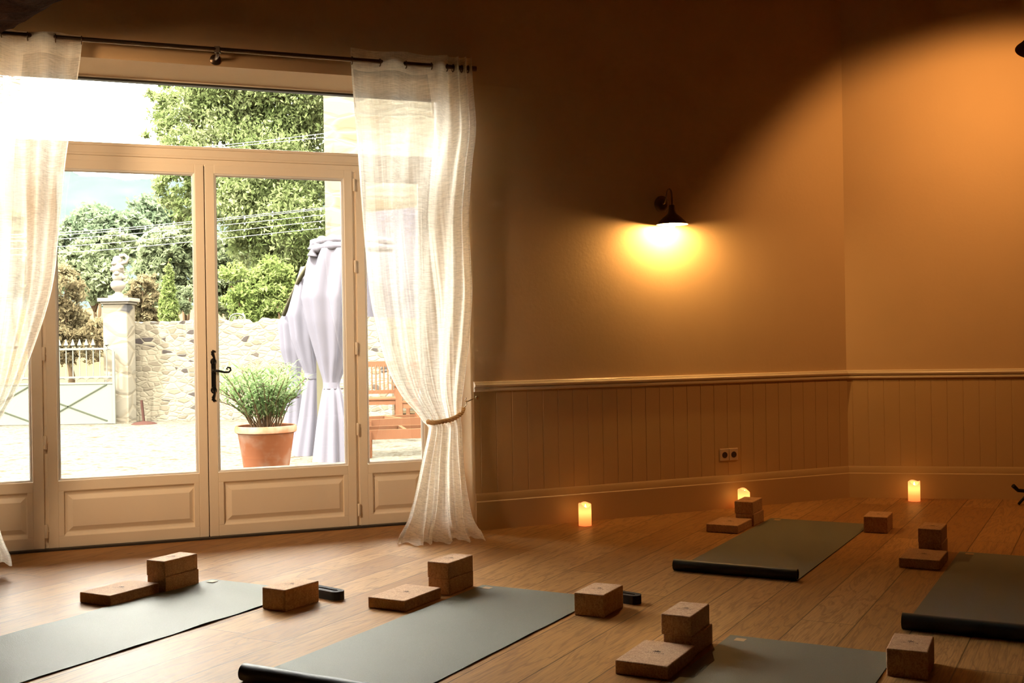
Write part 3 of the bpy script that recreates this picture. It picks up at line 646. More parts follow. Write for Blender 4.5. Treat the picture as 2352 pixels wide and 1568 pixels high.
stack(2107.6, 1213, 'below the far right candle', G4, 0, 0, (.002, .002))
block('flat', 2064, 1280.3, 0, 'flat cork block left of the mat on the right edge', G4)
stack(1517.4, 1409, 'behind the flat block at the bottom edge', G5, 1, 0, (.006, .006))
block('flat', 1412, 1515, 0, 'flat cork block at the bottom edge left of the dark mat', G5, 1)
block('tall', 2035, 1488, 0, 'tall cork block at the bottom right, largest in view', G5, 3)

# wound straps behind two of the tall blocks
def strap(p, yaw, label):
    root = thing('yoga_strap', p, label, 'yoga strap', 'wound black yoga straps'); d = Vector((math.cos(yaw), math.sin(yaw), 0)); w_ = Vector((d.y, -d.x, 0)); hl, r0, hgt = .075, .006, .038
    pts = []; turns = 5; m = 30
    for i in range(turns*m):
        a = 2*math.pi*i/m; r = r0 + .0055*i/m; x = hl*(1 if math.cos(a) > 0 else -1)*min(1, abs(math.cos(a))*3) + r*math.cos(a); y = r*math.sin(a)*1.0; pts.append((x, y))
    mb = MB(); k = len(pts); vs = []; th = .0021
    for sgn in (0, 1):
        for z in (0, hgt):
            for i, (x, y) in enumerate(pts):
                a = pts[max(i-1, 0)]; b = pts[min(i+1, k-1)]; L_ = math.hypot(b[0]-a[0], b[1]-a[1]) or 1; nx, ny = (b[1]-a[1])/L_, -(b[0]-a[0])/L_
                X, Y = x+nx*th*sgn*2, y+ny*th*sgn*2; vs.append(p + d*X + w_*Y + Vector((0, 0, z)))
    fs = []
    for i in range(k-1):
        fs += [(i, i+1, k+i+1, k+i)[::-1], (2*k+i, 2*k+i+1, 3*k+i+1, 3*k+i), (k+i, k+i+1, 3*k+i+1, 3*k+i)[::-1], (i, i+1, 2*k+i+1, 2*k+i)]
    fs += [(k-1, 2*k-1, 4*k-1, 3*k-1), (0, 2*k, 3*k, k)]
    mb.add(vs, fs); mb.build('webbing', M['strap'], root)
    mb = MB(); f = lambda x, y, z: p + d*x + w_*y + Vector((0, 0, z)); mb.tube([f(.05, .036, .004), f(.085, .036, .004), f(.085, .036, .034), f(.05, .036, .034), f(.05, .036, .004)], .0025, 6); mb.build('strap_buckle', M['iron'], root)
q = ground(742, 1372)
strap(q + MD*.02, YAW+R(78), 'black strap wound up behind the block nearer the doors')
q2 = ground(1432, 1391); strap(q2 + MD*.085 - MW*.055, YAW+R(78), 'black strap mostly hidden behind the block right of the mat')

# black stand at the right edge
bs_ = ground(2372, 1158); st = thing('tripod_stand', bs_, 'low black stand with a short arm, cut off by the right edge', 'stand')
mb = MB(); mb.tube([bs_+Vector((0, 0, .05)), bs_+Vector((0, 0, .50))], .011, 12); mb.build('post', M['iron'], st, auto=40)
for a in (200, 320, 80):
    mb = MB(); d = Vector((math.cos(R(a)), math.sin(R(a)), 0)); mb.tube([bs_+Vector((0, 0, .10)), bs_+d*.07+Vector((0, 0, .05)), bs_+d*.12+Vector((0, 0, .010))], .009, 10); mb.build('leg', M['iron'], st, smooth=True)
mb = MB(); e = at(2327, 1115, bs_.y-.05); mb.tube([bs_+Vector((0, 0, .085)), e+(bs_-e)*.25+Vector((0, 0, -.0)), e], [.012, .012, .014], 10); mb.build('arm', M['iron'], st, auto=40)
# ------------------------------------------------------------------ outside
GZ = -.15
g = MB(); g.add([(-60, -20, GZ), (60, -20, GZ), (60, 24, GZ), (-60, 24, GZ)], [(0, 1, 2, 3)]); struct(g.build('ground', M['gravel'], origin=(0, 0, GZ)))
g = MB(); NXg = 40; NYg = 24; vs = []
for j in range(NYg+1):
    for i in range(NXg+1):
        y = 20.6 + 100*(j/NYg)**1.5; x = -70 + 140*i/NXg; vs.append((x, y, GZ+.02 + .055*(y-20.6) + .12*math.sin(x*.7+y*.4)*min(1, (y-20.6)/6)))
g.add(vs, [(j*(NXg+1)+i, j*(NXg+1)+i+1, (j+1)*(NXg+1)+i+1, (j+1)*(NXg+1)+i) for j in range(NYg) for i in range(NXg)]); struct(g.build('terrain', M['earth'], origin=(0, 20, GZ), smooth=True))
g = MB(); vs = []; NXh, NYh = 60, 14
for j in range(NYh+1):
    for i in range(NXh+1):
        x = -420 + 760*i/NXh; f = j/NYh; y = 420 + 260*f; top_ = 124 + 16*math.sin(x*.011+.6) + 7*math.sin(x*.037) + 3*math.sin(x*.09+2); vs.append((x, y, GZ-4 + top_*math.sin(f*math.pi/2) + 2.5*math.sin(x*.16+f*9)*f))
g.add(vs, [(j*(NXh+1)+i, j*(NXh+1)+i+1, (j+1)*(NXh+1)+i+1, (j+1)*(NXh+1)+i) for j in range(NYh) for i in range(NXh)]); struct(g.build('hill', M['hill'], origin=(0, 500, GZ), smooth=True))
hz_ = bpy.data.materials.new('valley_haze'); hz_.use_nodes = True; t = NT(hz_); t.t.nodes.remove(t.b); vsn = t.n('ShaderNodeVolumeScatter'); vsn.inputs['Color'].default_value = (.90, .95, .97, 1); vsn.inputs['Density'].default_value = .00004; t.l(vsn.outputs[0], t.out.inputs['Volume'])
g = MB(); g.box((-330, 150, -10), (120, 395, 120)); tag(g.build('haze', hz_), kind='stuff', label='pale blue haze lying in the valley before the hill', cat='haze')

# stone garden wall
ZW = 20.0
xl, xr = at(292, 900, ZW).x, at(900, 900, ZW).x; NW = 70; mb = MB(); fr = []; bk = []
for i in range(NW+1):
    x = xl + (xr-xl)*i/NW; tz = 1.60 + random.uniform(-.035, .035) + .02*math.sin(i*.9); row = []
    for z in np.linspace(GZ-.05, tz, 9): row.append((x, ZW + random.uniform(-.025, .025), z))
    fr.append(row); bk.append([(x, ZW+.5, z) for _, _, z in row])
vs = [p for r_ in fr for p in r_] + [p for r_ in bk for p in r_]; o = (NW+1)*9; fs = []
for i in range(NW):
    for j in range(8): fs += [(i*9+j, (i+1)*9+j, (i+1)*9+j+1, i*9+j+1), (o+i*9+j, o+(i+1)*9+j, o+(i+1)*9+j+1, o+i*9+j+1)[::-1]]
    fs.append((i*9+8, (i+1)*9+8, o+(i+1)*9+8, o+i*9+8))
for i in (0, NW):
    for j in range(8): q = (i*9+j, i*9+j+1, o+i*9+j+1, o+i*9+j); fs.append(q if i == 0 else q[::-1])
mb.add(vs, fs); tag(mb.build('garden_wall', M['rubble'], auto=40), 'old rubble stone wall across the courtyard behind the potted plant', 'wall')

# gate pillar and statue
ZP = 19.5; pl_, pr_ = at(237, 800, ZP).x, at(293, 800, ZP).x; pt_ = at(265, 690, ZP).z; pc = Vector(((pl_+pr_)/2, ZP+.21, GZ)); hw = (pr_-pl_)/2
pil = thing('gate_pillar', pc, 'square limestone pillar between the white gate and the rubble wall', 'pillar')
mb = MB(); mb.box((pc.x-hw, pc.y-hw, GZ-.03), (pc.x+hw, pc.y+hw, pt_-.06)); mb.build('pillar_shaft', M['ashlar'], pil, bevel=.015)
mb = MB(); mb.box((pc.x-hw-.03, pc.y-hw-.03, pt_-.06), (pc.x+hw+.03, pc.y+hw+.03, pt_-.02)); mb.box((pc.x-hw-.07, pc.y-hw-.07, pt_-.02), (pc.x+hw+.07, pc.y+hw+.07, pt_+.045)); mb.build('pillar_cap', M['statue'], pil, bevel=.01)
sc0 = Vector((pc.x-.01, pc.y, pt_+.045)); mb = MB(); k = .72
mb.box((sc0.x-.13, sc0.y-.13, sc0.z), (sc0.x+.13, sc0.y+.13, sc0.z+.05))
mb.lathe([(r_*k, z*k) for r_, z in ((.14, .06), (.12, .10), (.07, .13), (.07, .17), (.12, .21), (.17, .28), (.18, .34), (.15, .40), (.10, .43), (.12, .46), (.14, .52), (.13, .58), (.10, .62), (.13, .66), (.15, .72), (.13, .80), (.10, .86), (.12, .90), (.11, .98), (.07, 1.02), (.02, 1.03))], sc0, 22)
for a in range(9):                                     # knobbly carved fruit and leaves round the body
    an = a*2.4; mb.lathe([(.01, -.04), (.045, -.02), (.05, .01), (.02, .04)], sc0+Vector((math.cos(an)*.085, math.sin(an)*.085, .36+.035*a)), 10)
mb.tube([sc0+Vector((.05, -.02, .60)), sc0+Vector((.16, -.02, .63)), sc0+Vector((.19, -.02, .70)), sc0+Vector((.13, -.02, .75)), sc0+Vector((.05, -.02, .73))], [.035, .03, .03, .03, .04], 10)
tag(mb.build('garden_statue', M['statue'], auto=60), 'carved stone finial with fruit and a curled handle on the gate pillar', 'statue')

# iron gate, two leaves
ZG = 19.35
def gate(x0, x1, label):
    zb, zt = at(200, 973, ZG).z, at(200, 801, ZG).z; zm, zm2 = at(200, 866, ZG).z, at(200, 880, ZG).z; root = thing('iron_gate', ((x0+x1)/2, ZG, zb), label, 'gate', 'leaves of the white iron gate')
    mb = MB(); b = lambda a, c, w=.03: mb.bar((a[0], ZG, a[1]), (c[0], ZG, c[1]), w, w, (0, 1, 0))
    b((x0, zb), (x0, zt-.02), .04); b((x1, zb), (x1, zt-.05), .04); b((x0, zt), (x1-.10, zt), .035); b((x0, zm), (x1, zm)); b((x0, zm2), (x1, zm2)); b((x0, zb+.015), (x1, zb+.015))
    mb.tube([(x1-.12, ZG, zt), (x1-.06, ZG, zt-.005), (x1-.015, ZG, zt-.035), (x1, ZG, zt-.10)], .016, 6); mb.build('gate_frame', M['white_iron'], root)
    nb_ = 11
    for i in range(1, nb_):
        x = x0 + (x1-x0)*i/nb_; mb = MB(); mb.tube([(x, ZG, zm), (x, ZG, zt)], .011, 6)
        if i % 3 and x < x1-.1 or i in (3, 6):
            mb.lathe([(.010, 0), (.020, .01), (.010, .025), (.014, .035), (.042, .055), (.026, .095), (.004, .16)], (x, ZG, zt+.01), 8)
        mb.build('spear_bar', M['white_iron'], root)
    mb = MB()
    zc = (zm+zm2)/2; mb.tube([(x0+.05+(x1-x0-.1)*u+.035*math.sin(u*44), ZG, zc+.034*math.cos(u*44)) for u in np.linspace(0, 1, 110)], .006, 5)
    mb.build('scroll_band', M['white_iron'], root)
    mb = MB(); mb.box((x0, ZG-.006, zb+.02), (x1, ZG+.006, zm2)); pn = mb.build('sheet_panel', M['gate_panel'], root)
    for (a, c) in (((x0+.03, zb+.05), (x1-.12, zm2-.02)), ((x0+.03, zm2-.22), (x1-.12, zb+.05))):
        mb = MB(); mb.bar((a[0], ZG-.012, a[1]), (c[0], ZG-.012, c[1]), .018, .012, (0, 1, 0)); mb.build('cross_brace', M['gate_line'], root)
gx = at(262, 900, ZG).x; gw = 1.27
gate(gx-gw, gx, 'white iron gate leaf with spear tops beside the stone pillar'); gate(gx-2*gw-.03, gx-gw-.03, 'white iron gate leaf seen through the glass at the far left')

# leaning rusty bar by the wall
p = at(331, 964, 19.2); p.z = GZ; rb = thing('rusty_bar', p, 'short rusty iron bar leaning on a foot before the rubble wall', 'bar')
mb = MB(); tpb = at(325, 919, 19.25); mb.bar(p, tpb, .05, .03); mb.build('upright', M['rust'], rb); mb = MB(); mb.lathe([(.22, 0), (.16, .03), (.03, .05)], p, 14); mb.build('foot_plate', M['rust'], rb)
# white scrolled ironwork behind the wall
p = at(545, 735, 20.9); ir = MB(); rr_ = .14
ir.tube([(p.x-.17, p.y, p.z-.2), (p.x-.15, p.y, p.z)]+[(p.x+rr_*math.cos(a), p.y, p.z+.02+.10*math.sin(a)) for a in np.linspace(math.pi, 0, 14)]+[(p.x+.15, p.y, p.z), (p.x+.17, p.y, p.z-.2)], .011, 6)
for s_ in (-1, 1): ir.tube([(p.x+s_*.06+.045*math.cos(a)*(1-a/12), p.y, p.z+.03+.045*math.sin(a)*(1-a/12)) for a in np.linspace(0, 8, 20)], .008, 5)
ir.tube([(p.x+.10, p.y, p.z+.13), (p.x+.14, p.y, p.z+.06), (p.x+.19, p.y, p.z-.2)], .014, 6)
tag(ir.build('ironwork_crest', M['white_iron'], smooth=True), 'white scrolled iron crest peeping over the rubble wall', 'ironwork')

# stone house on the right
ZH = 21.0; hx = at(747, 500, ZH).x; mb = MB(); mb.box((hx, ZH, GZ-.05), (hx+11, ZH+3, 8.5)); tag(mb.build('stone_house', M['house']), 'sunlit pale stone house wall at the right of the courtyard', 'house')

# ------------------------------------------------------------------ plants
def leaf_mesh(mb, centers, size, aspect=1.8, upbias=.3, rng=RNG, droop=0.0):
    n = len(centers); d = rng.normal(0, 1, (n, 3)); d[:, 2] -= droop; d /= np.linalg.norm(d, axis=1)[:, None]
    nr = rng.normal(0, 1, (n, 3)); nr[:, 2] += upbias*2; nr -= d*(nr*d).sum(1)[:, None]; nr /= np.linalg.norm(nr, axis=1)[:, None]
    s = np.cross(nr, d); L_ = size*rng.uniform(.6, 1.3, (n, 1)); W_ = L_/aspect
    a = centers - d*L_/2; b = centers + s*W_/2 + nr*W_*.12; c = centers + d*L_/2; e = centers - s*W_/2 + nr*W_*.12
    vs = np.stack([a, b, c, e], 1).reshape(-1, 3); o = len(mb.v); mb.v += vs.tolist(); mb.f += [(o+4*i, o+4*i+1, o+4*i+2, o+4*i+3) for i in range(n)]; mb.m += [0]*n
def crown_points(blobs, n, clump, rng, inner=.55):
    w = np.array([b[3]*b[4]*b[5] for b in blobs]); w = w**(2/3); w /= w.sum(); nc = max(6, n//clump)
    idx = rng.choice(len(blobs), nc, p=w); u = rng.normal(0, 1, (nc, 3)); u /= np.linalg.norm(u, axis=1)[:, None]; r = rng.uniform(inner, 1.0, (nc, 1))**.6
    bl = np.array(blobs); ctr = bl[idx, :3] + u*r*bl[idx, 3:6]; cs = .16*bl[idx, 3:6].mean(1)
    k = rng.integers(0, nc, n); return ctr[k] + rng.normal(0, 1, (n, 3))*cs[k][:, None]*np.array([1, 1, .7])
def tree(name, blobs, n, size, m, label, cat, base, trunk_r, group, seed, aspect=1.8, clump=60, branches=4, droop=0.0):
    rng = np.random.default_rng(seed); root = thing(name, base, label, cat, group)
    mb = MB(); leaf_mesh(mb, crown_points(blobs, n, clump, rng), size, aspect, .5, rng, droop); mb.build('crown', m, root)
    bl = np.array(blobs); cc = Vector(bl[:, :3].mean(0)); mb = MB(); b = Vector(base); mid = b.lerp(cc, .55); mb.tube([b, b.lerp(mid, .5)+Vector((.05, 0, 0)), mid], [trunk_r, trunk_r*.8, trunk_r*.6], 8)
    for i in range(min(branches, len(blobs))):
        e = Vector(bl[i, :3]); mb.tube([mid, mid.lerp(e, .5)+Vector((0, 0, .1)), e], [trunk_r*.5, trunk_r*.35, trunk_r*.15], 6)
    mb.build('trunk', M['bark'], root, smooth=True); return root
def blob(px, py, rpx_, Z, ry=None, rz=None):
    p = at(px, py, Z); r = rpx_/F_PX*Z; return (p.x, p.y, p.z, r, r*(ry or 1), r*(rz or 1))
def gz(y): return GZ+.02+.055*max(0, y-20.6)
TG = 'trees and shrubs beyond the garden wall'
Z = 27.0
big = [blob(430, 260, 75, Z), blob(520, 240, 95, Z), blob(640, 250, 110, Z), blob(560, 120, 140, Z), blob(720, 180, 130, Z), blob(420, 350, 55, Z-1), blob(520, 370, 90, Z-.5), blob(640, 400, 110, Z-.5), blob(400, 430, 45, Z-1), blob(440, 480, 45, Z-1), blob(560, 480, 85, Z-1), blob(660, 520, 95, Z-1), blob(740, 450, 120, Z+.5), blob(640, 610, 70, Z-.5), blob(590, 560, 60, Z-.5), blob(720, 620, 80, Z), blob(370, 215, 35, Z), blob(360, 290, 35, Z-.6)]
tree('lime_tree', big, 110000, .125, M['leaf_tree'], 'tall leafy tree filling the right half of the view outside', 'tree', (at(730, 760, Z+1).x, Z+1, gz(Z+1)), .28, TG, 11, 2.4, 55, 8, .7)
def shrub(px0, px1, py0, py1, Z, n, size, m, label, seed, name='garden_shrub', cat='shrub', nb_=7, asp=2.0):
    rng = np.random.default_rng(seed); w_ = (px1-px0)/2; h_ = (py1-py0)/2; bl = []
    for i in range(nb_):
        u, v_ = rng.uniform(-.6, .6), rng.uniform(-.55, .6); bl.append(blob(px0+w_*(1+u), py0+h_*(1+v_), .5*w_ if w_ < h_ else .42*min(w_, 1.3*h_), Z+rng.uniform(-.4, .4), 1, min(1.3, h_/w_*1.1)))
    b = at((px0+px1)/2, py1, Z); tree(name, bl, n, size, m, label, cat, (b.x, Z, gz(Z)), .09, TG, seed, asp, 40, 4)
shrub(95, 345, 460, 640, 48, 16000, .26, M['leaf_oak'], 'round dark evergreen tree at the left in front of the hazy hill', 21, 'evergreen_tree', 'tree', 9)
shrub(285, 440, 440, 640, 52, 12000, .28, M['leaf_oak'], 'evergreen tree rising beside the big tree against the hill', 22, 'evergreen_tree', 'tree', 8)
shrub(-60, 130, 470, 700, 44, 9000, .26, M['leaf_oak'], 'evergreen tree seen through the sheer curtain at the left', 29, 'evergreen_tree', 'tree', 8)
shrub(120, 320, 530, 720, 36, 12000, .20, M['leaf_olive'], 'pale olive-green shrub behind the carved finial', 23, 'olive_tree', 'tree', 9)
shrub(290, 470, 520, 740, 34, 13000, .19, M['leaf_olive'], 'pale olive-green shrub behind the narrow cypress', 24, 'olive_tree', 'tree', 9)
shrub(440, 600, 520, 740, 38, 9000, .19, M['leaf_olive'], 'olive-green shrub between the narrow cypress and the big leafy tree', 30, 'olive_tree', 'tree', 8)
shrub(80, 245, 605, 870, 25, 11000, .12, M['leaf_dry'], 'dry yellowish shrub rising over the white gate', 25, 'dry_shrub', 'shrub', 9, 2.4)
shrub(278, 378, 595, 800, 26, 6000, .12, M['leaf_dry'], 'dry pale shrub just right of the carved finial', 26, 'dry_shrub', 'shrub', 6, 2.4)
shrub(495, 668, 588, 790, 23, 11000, .11, M['leaf_cyp'], 'light green bush over the wall left of the lavender drapes', 27, 'garden_shrub', 'shrub', 8, 2.2)
shrub(625, 680, 690, 745, 21.6, 2500, .08, M['leaf_cyp'], 'small bright bush on top of the wall by the drapes', 28, 'garden_shrub', 'shrub', 4)
shrub(405, 450, 640, 745, 24, 3500, .11, M['leaf_olive'], 'grey-green bush right of the narrow cypress', 31, 'garden_shrub', 'shrub', 5)
Zc = 23.5; cyp = [blob(387, 600+14*i, 6+1.55*i if i < 8 else 19, Zc, 1, 1.6) for i in range(11)]
tree('cypress_tree', cyp, 9000, .075, M['leaf_cyp'], 'narrow bright green cypress behind the rubble wall', 'tree', (cyp[0][0], Zc, gz(Zc)), .05, TG, 41, 2.6, 30, 1, -.8)

# oleander in its pot
ZO = 10.5; pb = at(611, 1000, ZO); pb.z = GZ; hT = at(611, 976, ZO).z - GZ; kx = .283/.28
pot = thing('flower_pot', pb, 'large terracotta pot holding the flowering bush outside', 'pot')
mb = MB(); mb.lathe([(.17, 0), (.185, .02), (.255, hT-.075), (.262, hT-.07), (.280, hT-.06), (.284, hT-.03), (.278, hT-.004), (.268, hT), (.255, hT-.005), (.246, hT-.06), (.24, hT-.07)], pb, 40, capt=False); mb.build('pot_body', M['terra'], pot, auto=50)
mb = MB(); mb.lathe([(.246, 0), (.2, .012), (.05, .02)], pb+Vector((0, 0, hT-.07)), 24); mb.build('soil', M['soil'], pot, smooth=True)
ol = thing('oleander_bush', pb+Vector((0, 0, hT-.055)), 'pink-flowered oleander bush growing in the terracotta pot', 'plant')
rng = np.random.default_rng(5); stems = MB(); lv = MB(); fl_ = MB(); base = pb+Vector((0, 0, hT-.06))
for i in range(46):
    a = rng.uniform(0, 2*math.pi); r0 = rng.uniform(.01, .17); h = rng.uniform(.30, .66); out_r = rng.uniform(.08, .42); b0 = base+Vector((math.cos(a)*r0, math.sin(a)*r0, 0)); tp_ = base+Vector((math.cos(a)*(r0+out_r)-.06, math.sin(a)*(r0+out_r), h*(1-.35*out_r))); md = b0.lerp(tp_, .5)+Vector((0, 0, .07))
    pts = resample([b0, md, tp_], 12); stems.tube(pts, [.006-.0003*k for k in range(12)], 5)
    for k in range(3, 12):
        for w_ in range(4):
            an = w_*2*math.pi/4 + k*.9 + a; L_ = rng.uniform(.10, .17); d = Vector((math.cos(an), math.sin(an), rng.uniform(.15, 1.0))).normalized(); s_ = d.cross(Vector((0, 0, 1))).normalized()*.011; p0_ = Vector(pts[k]); m_ = p0_+d*L_*.5+Vector((0, 0, .008)); e_ = p0_+d*L_-Vector((0, 0, .012))
            lv.add([p0_, m_+s_, e_, m_-s_], [(0, 1, 2, 3)])
    if i % 6 == 0:
        for q_ in range(7):
            c_ = tp_+Vector(rng.normal(0, .022, 3)); 
            for w_ in range(5):
                an = w_*1.2566; d = Vector((math.cos(an), math.sin(an), .3))*.02; s_ = Vector((-math.sin(an), math.cos(an), 0))*.009; fl_.add([c_, c_+d*.6+s_, c_+d, c_+d*.6-s_], [(0, 1, 2, 3)])
stems.build('stems', M['bark'], ol, smooth=True); lv.build('leaves', M['leaf_ole'], ol); fl_.build('blossoms', M['petal'], ol)

# ------------------------------------------------------------------ pavilion with tied drapes
ZV = 12.6
pav = thing('garden_pavilion', at(757, 1057, ZV)*1.0, 'garden pavilion with lavender drapes tied to its cream post', 'pavilion'); pav.location.z = GZ
def drape(rows, Z, seed, tie, K=11):
    rng = np.random.default_rng(seed); NU = 70; ys = [r_[0] for r_ in rows]; yy = np.linspace(ys[0], ys[-1], 60); vs = []; ph0 = rng.uniform(0, 6, 4)
    for y in yy:
        l, r_ = np.interp(y, ys, [q_[1] for q_ in rows]), np.interp(y, ys, [q_[2] for q_ in rows]); a, b = at(l, y, Z), at(r_, y, Z); ctr = (a+b)/2; w_ = (b-a).length/2; sq = math.exp(-((y-tie)/45)**2) if tie else 0
        for j in range(NU):
            th = math.pi*2*j/(NU-1); f = 1 + (.16+.06*math.sin(th*2+ph0[0]))*math.sin(K*th/1.0+ph0[1]+.6*math.sin(y*.008+ph0[2]))*(1-.5*sq); vs.append(ctr + Vector((math.cos(th)*w_*f, math.sin(th)*w_*.8*f, 0)))
    mb = MB(); mb.add(vs, [(i*NU+j, i*NU+j+1, (i+1)*NU+j+1, (i+1)*NU+j)[::-1] for i in range(59) for j in range(NU-1)]); o = mb.build('drape', M['canvas'], pav, smooth=True)
    if tie:
        l, r_ = np.interp(tie, ys, [q_[1] for q_ in rows]), np.interp(tie, ys, [q_[2] for q_ in rows]); a, b = at(l, tie, Z), at(r_, tie, Z); c_ = (a+b)/2; w_ = (b-a).length/2*1.12; mb = MB()
        vs = [c_+Vector((math.cos(2*math.pi*j/24)*w_, math.sin(2*math.pi*j/24)*w_*.85, z)) for z in (-.035, .035) for j in range(24)]; mb.add(vs, [(j, (j+1) % 24, 24+(j+1) % 24, 24+j) for j in range(24)]); mb.build('tie_band', M['canvas'], o, smooth=True)
drape([(572, 722, 830), (600, 712, 830), (680, 700, 826), (740, 710, 818), (820, 730, 800), (870, 742, 782), (885, 744, 778), (900, 741, 784), (960, 733, 792), (1062, 722, 796)], ZV, 1, 885, 8)
drape([(612, 694, 726), (650, 684, 730), (720, 666, 728), (780, 674, 724), (830, 690, 726), (855, 700, 727), (864, 702, 726), (880, 700, 728), (960, 690, 728), (1053, 674, 726)], ZV+.7, 2, 863, 6)
drape([(715, 655, 672), (740, 643, 690), (800, 648, 694), (850, 660, 690), (870, 664, 688), (890, 662, 690), (960, 656, 692), (1035, 650, 694)], ZV+1.5, 3, 870, 6)
mb = MB(); a, b = at(733, 560, ZV+.35), at(733, 1056, ZV+.35); mb.box((a.x-.045, a.y-.045, GZ), (a.x+.045, a.y+.045, a.z)); mb.build('corner_post', M['pavpost'], pav)
mb = MB(); mb.tube([at(728, 566, ZV-.1), at(706, 612, ZV+.3), at(688, 640, ZV+.6), at(652, 722, ZV+1.4)], .028, 8); mb.build('hip_rail', M['pavpost'], pav, smooth=True)
mb = MB(); pr = resample([at(718, 575, ZV-.12), at(724, 558, ZV-.12), at(752, 551, ZV-.14), at(790, 549, ZV-.14), at(840, 552, ZV-.12), at(900, 556, ZV)], 24); mb.tube(pr, [.05+.012*math.sin(i*1.9) for i in range(24)], 10); mb.tube([p_+Vector((0, -.02, -.07)) for p_ in pr], [.05+.010*math.sin(i*1.3+1) for i in range(24)], 10); mb.build('rolled_canopy', M['canvas'], pav, smooth=True)
mb = MB(); q_ = [at(800, 492, ZV+.5), at(1010, 470, ZV+.5), at(1010, 735, ZV+.2), at(800, 725, ZV+.2)]; vs = []
for i in range(25):
    for j in range(9):
        a = q_[0].lerp(q_[1], i/24); b = q_[3].lerp(q_[2], i/24); p_ = a.lerp(b, j/8); p_.y += .05*math.sin(i*1.1)*(.3+j/8); vs.append(p_)
mb.add(vs, [(i*9+j, i*9+j+1, (i+1)*9+j+1, (i+1)*9+j) for i in range(24) for j in range(8)]); mb.build('canopy_flap', M['canvas'], pav, smooth=True)

# ------------------------------------------------------------------ wooden garden furniture
def slat_chair(px, py, Z, wpx_, label, rot):
    c = at(px, py, Z); c.z = GZ; w_ = wpx_/F_PX*Z; d = Vector((math.cos(rot), math.sin(rot), 0)); n_ = Vector((d.y, -d.x, 0)); root = thing('garden_chair', c, label, 'chair', 'slatted wooden garden chairs'); P = lambda x, y, z: c+d*x+n_*y+Vector((0, 0, z)); k = w_/2; dp = .26
    for x in (-k, k):
        mb = MB(); mb.bar(P(x, dp, 0), P(x, dp, .62), .055, .055); mb.build('leg', M['teak'], root); mb = MB(); mb.bar(P(x, -dp, 0), P(x, -dp-.08, 1.0), .055, .055); mb.build('leg', M['teak'], root)
        mb = MB(); mb.bar(P(x, -dp-.03, .63), P(x, dp+.05, .64), .07, .03); mb.build('armrest', M['teak'], root)
    mb = MB(); [mb.bar(P(-k, y, .43), P(k, y, .43), .055, .025) for y in np.linspace(-dp, dp, 7)]; mb.bar(P(-k, dp, .38), P(k, dp, .38), .03, .08); mb.build('seat', M['teak'], root)
    mb = MB(); mb.bar(P(-k, -dp-.08, .97), P(k, -dp-.08, .97), .03, .09); mb.bar(P(-k, -dp-.03, .52), P(k, -dp-.03, .52), .03, .06); [mb.bar(P(x, -dp-.03, .5), P(x, -dp-.075, .95), .035, .018, (1, 0, 0)) for x in np.linspace(-k+.06, k-.06, 9)]; mb.build('backrest', M['teak'], root)
slat_chair(866, 975, 18.0, 92, 'slatted wooden garden chair behind the upturned frames', R(8))
slat_chair(975, 990, 17.0, 92, 'slatted wooden garden chair half hidden by the tied curtain', R(-6))
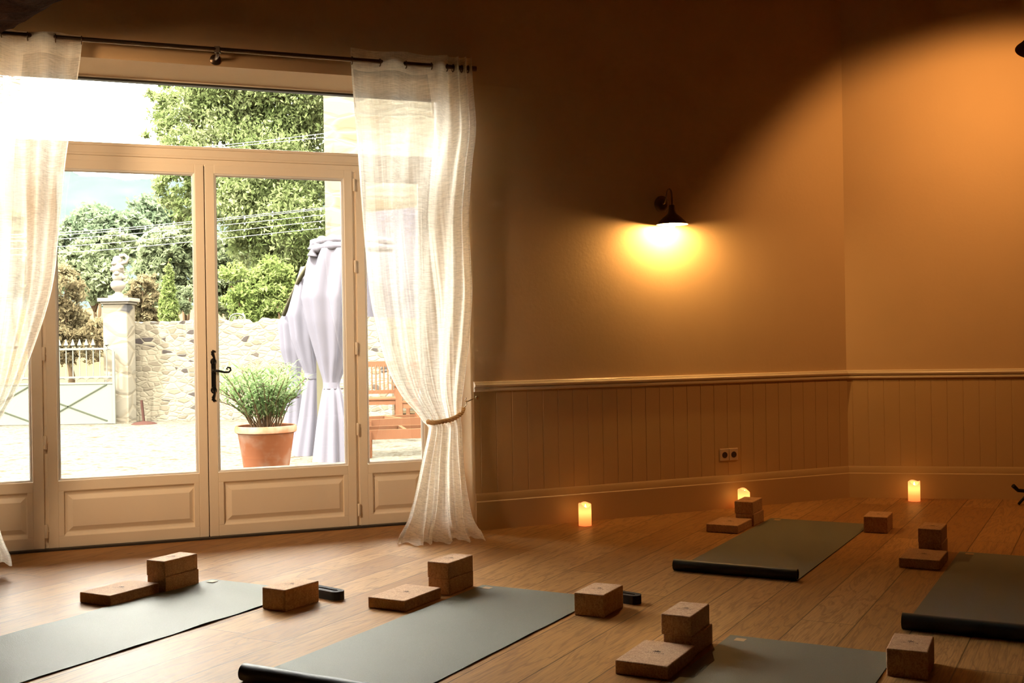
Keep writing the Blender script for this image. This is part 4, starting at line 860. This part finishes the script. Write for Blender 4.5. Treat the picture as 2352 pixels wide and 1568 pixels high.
def lounge_frame(px, py, Z, L_, W_, rot, label, back):
    c = at(px, py, Z); c.z = GZ; d = Vector((math.cos(rot), math.sin(rot), 0)); n_ = Vector((d.y, -d.x, 0)); root = thing('lounge_frame', c, label, 'lounge frame', 'bare wooden lounge frames'); P = lambda x, y, z: c+d*x+n_*y+Vector((0, 0, z)); a, b = L_/2, W_/2
    for x in (-a, a):
        for y in (-b, b): mb = MB(); mb.bar(P(x, y, 0), P(x, y, .30), .08, .08); mb.build('leg', M['teak'], root)
    mb = MB(); [mb.bar(P(-a, y, .26), P(a, y, .26), .04, .11) for y in (-b, b)]; [mb.bar(P(x, -b, .26), P(x, b, .26), .04, .11, (0, 0, 1)) for x in (-a, 0, a)]; mb.build('seat_frame', M['teak'], root)
    if back:
        mb = MB(); [mb.bar(P(a, y, .25), P(a+.06, y, .72), .07, .07) for y in (-b, 0, b)]; mb.bar(P(a+.06, -b, .70), P(a+.06, b, .70), .06, .09); mb.build('backrest', M['teak'], root)
        for y in (-b*.5, b*.6): mb = MB(); mb.tube([P(a+.03, y, .72), P(a+.01, y-.05, .58), P(a-.02, y-.02, .45)], [.02, .04, .02], 6); mb.build('cushion_tie', M['cushion'], root, smooth=True)
lounge_frame(905, 1012, 15.2, .95, .62, R(28), 'bare wooden lounge frame with an upright back, farther from the doors', True)
lounge_frame(925, 1042, 13.3, .85, .60, R(12), 'bare low wooden frame nearest the right sidelight', False)

# ------------------------------------------------------------------ string lights
def strings(a, m_, b, label, Za, Zb, nbulb, seed):
    rng = np.random.default_rng(seed); A, Bq = at(*a, Za), at(*b, Zb); Mq = at(*m_, (Za+Zb)/2); pts = resample([A, Mq, Bq], 50); root = thing('string_lights', A, label, 'string lights', 'string lights across the courtyard')
    mb = MB(); mb.tube(pts, .0055, 5); mb.build('cable', M['cable'], root, smooth=True)
    for i in range(nbulb):
        p = pts[min(49, int((i+.5)/nbulb*50))]; sg = -1 if rng.uniform() < .75 else 1; mb = MB(); mb.lathe([(.008, 0), (.013, .012), (.013, .028), (.005, .036)], p, 6, axis=(0, 0, sg)); mb.build('light_bulb', M['bulb'], root)
RG = lambda X, Y: (100+X/3.136, 150+Y/3.136)
Za, Zb = 17.5, 20.9
for k, (l, m1, r_) in enumerate(((( 105, 1205), (1260, 1140), (2030, 1024)), ((105, 1226), (1260, 1150), (2030, 1034)), ((105, 1253), (1260, 1186), (2030, 1076)), ((105, 1307), (1260, 1238), (2025, 1119)), ((105, 1352), (1260, 1284), (2020, 1171)))):
    L0 = (2*l[0]-300-l[0], l[1]+12); strings(RG(-500, l[1]+26), RG((m1[0]-500)/1.45, (l[1]+m1[1])/2+4), RG(*r_), ('topmost', 'second from the top', 'middle', 'second from the bottom', 'lowest')[k]+' of the five white light strings seen through the doors', Za, Zb, 15, k)
strings(RG(900, 612), RG(1500, 553), RG(2048, 488), 'upper of the two light strings seen through the transom', 19.0, 20.9, 12, 8); strings(RG(900, 628), RG(1500, 571), RG(2048, 515), 'lower of the two light strings seen through the transom', 19.0, 20.9, 12, 9)
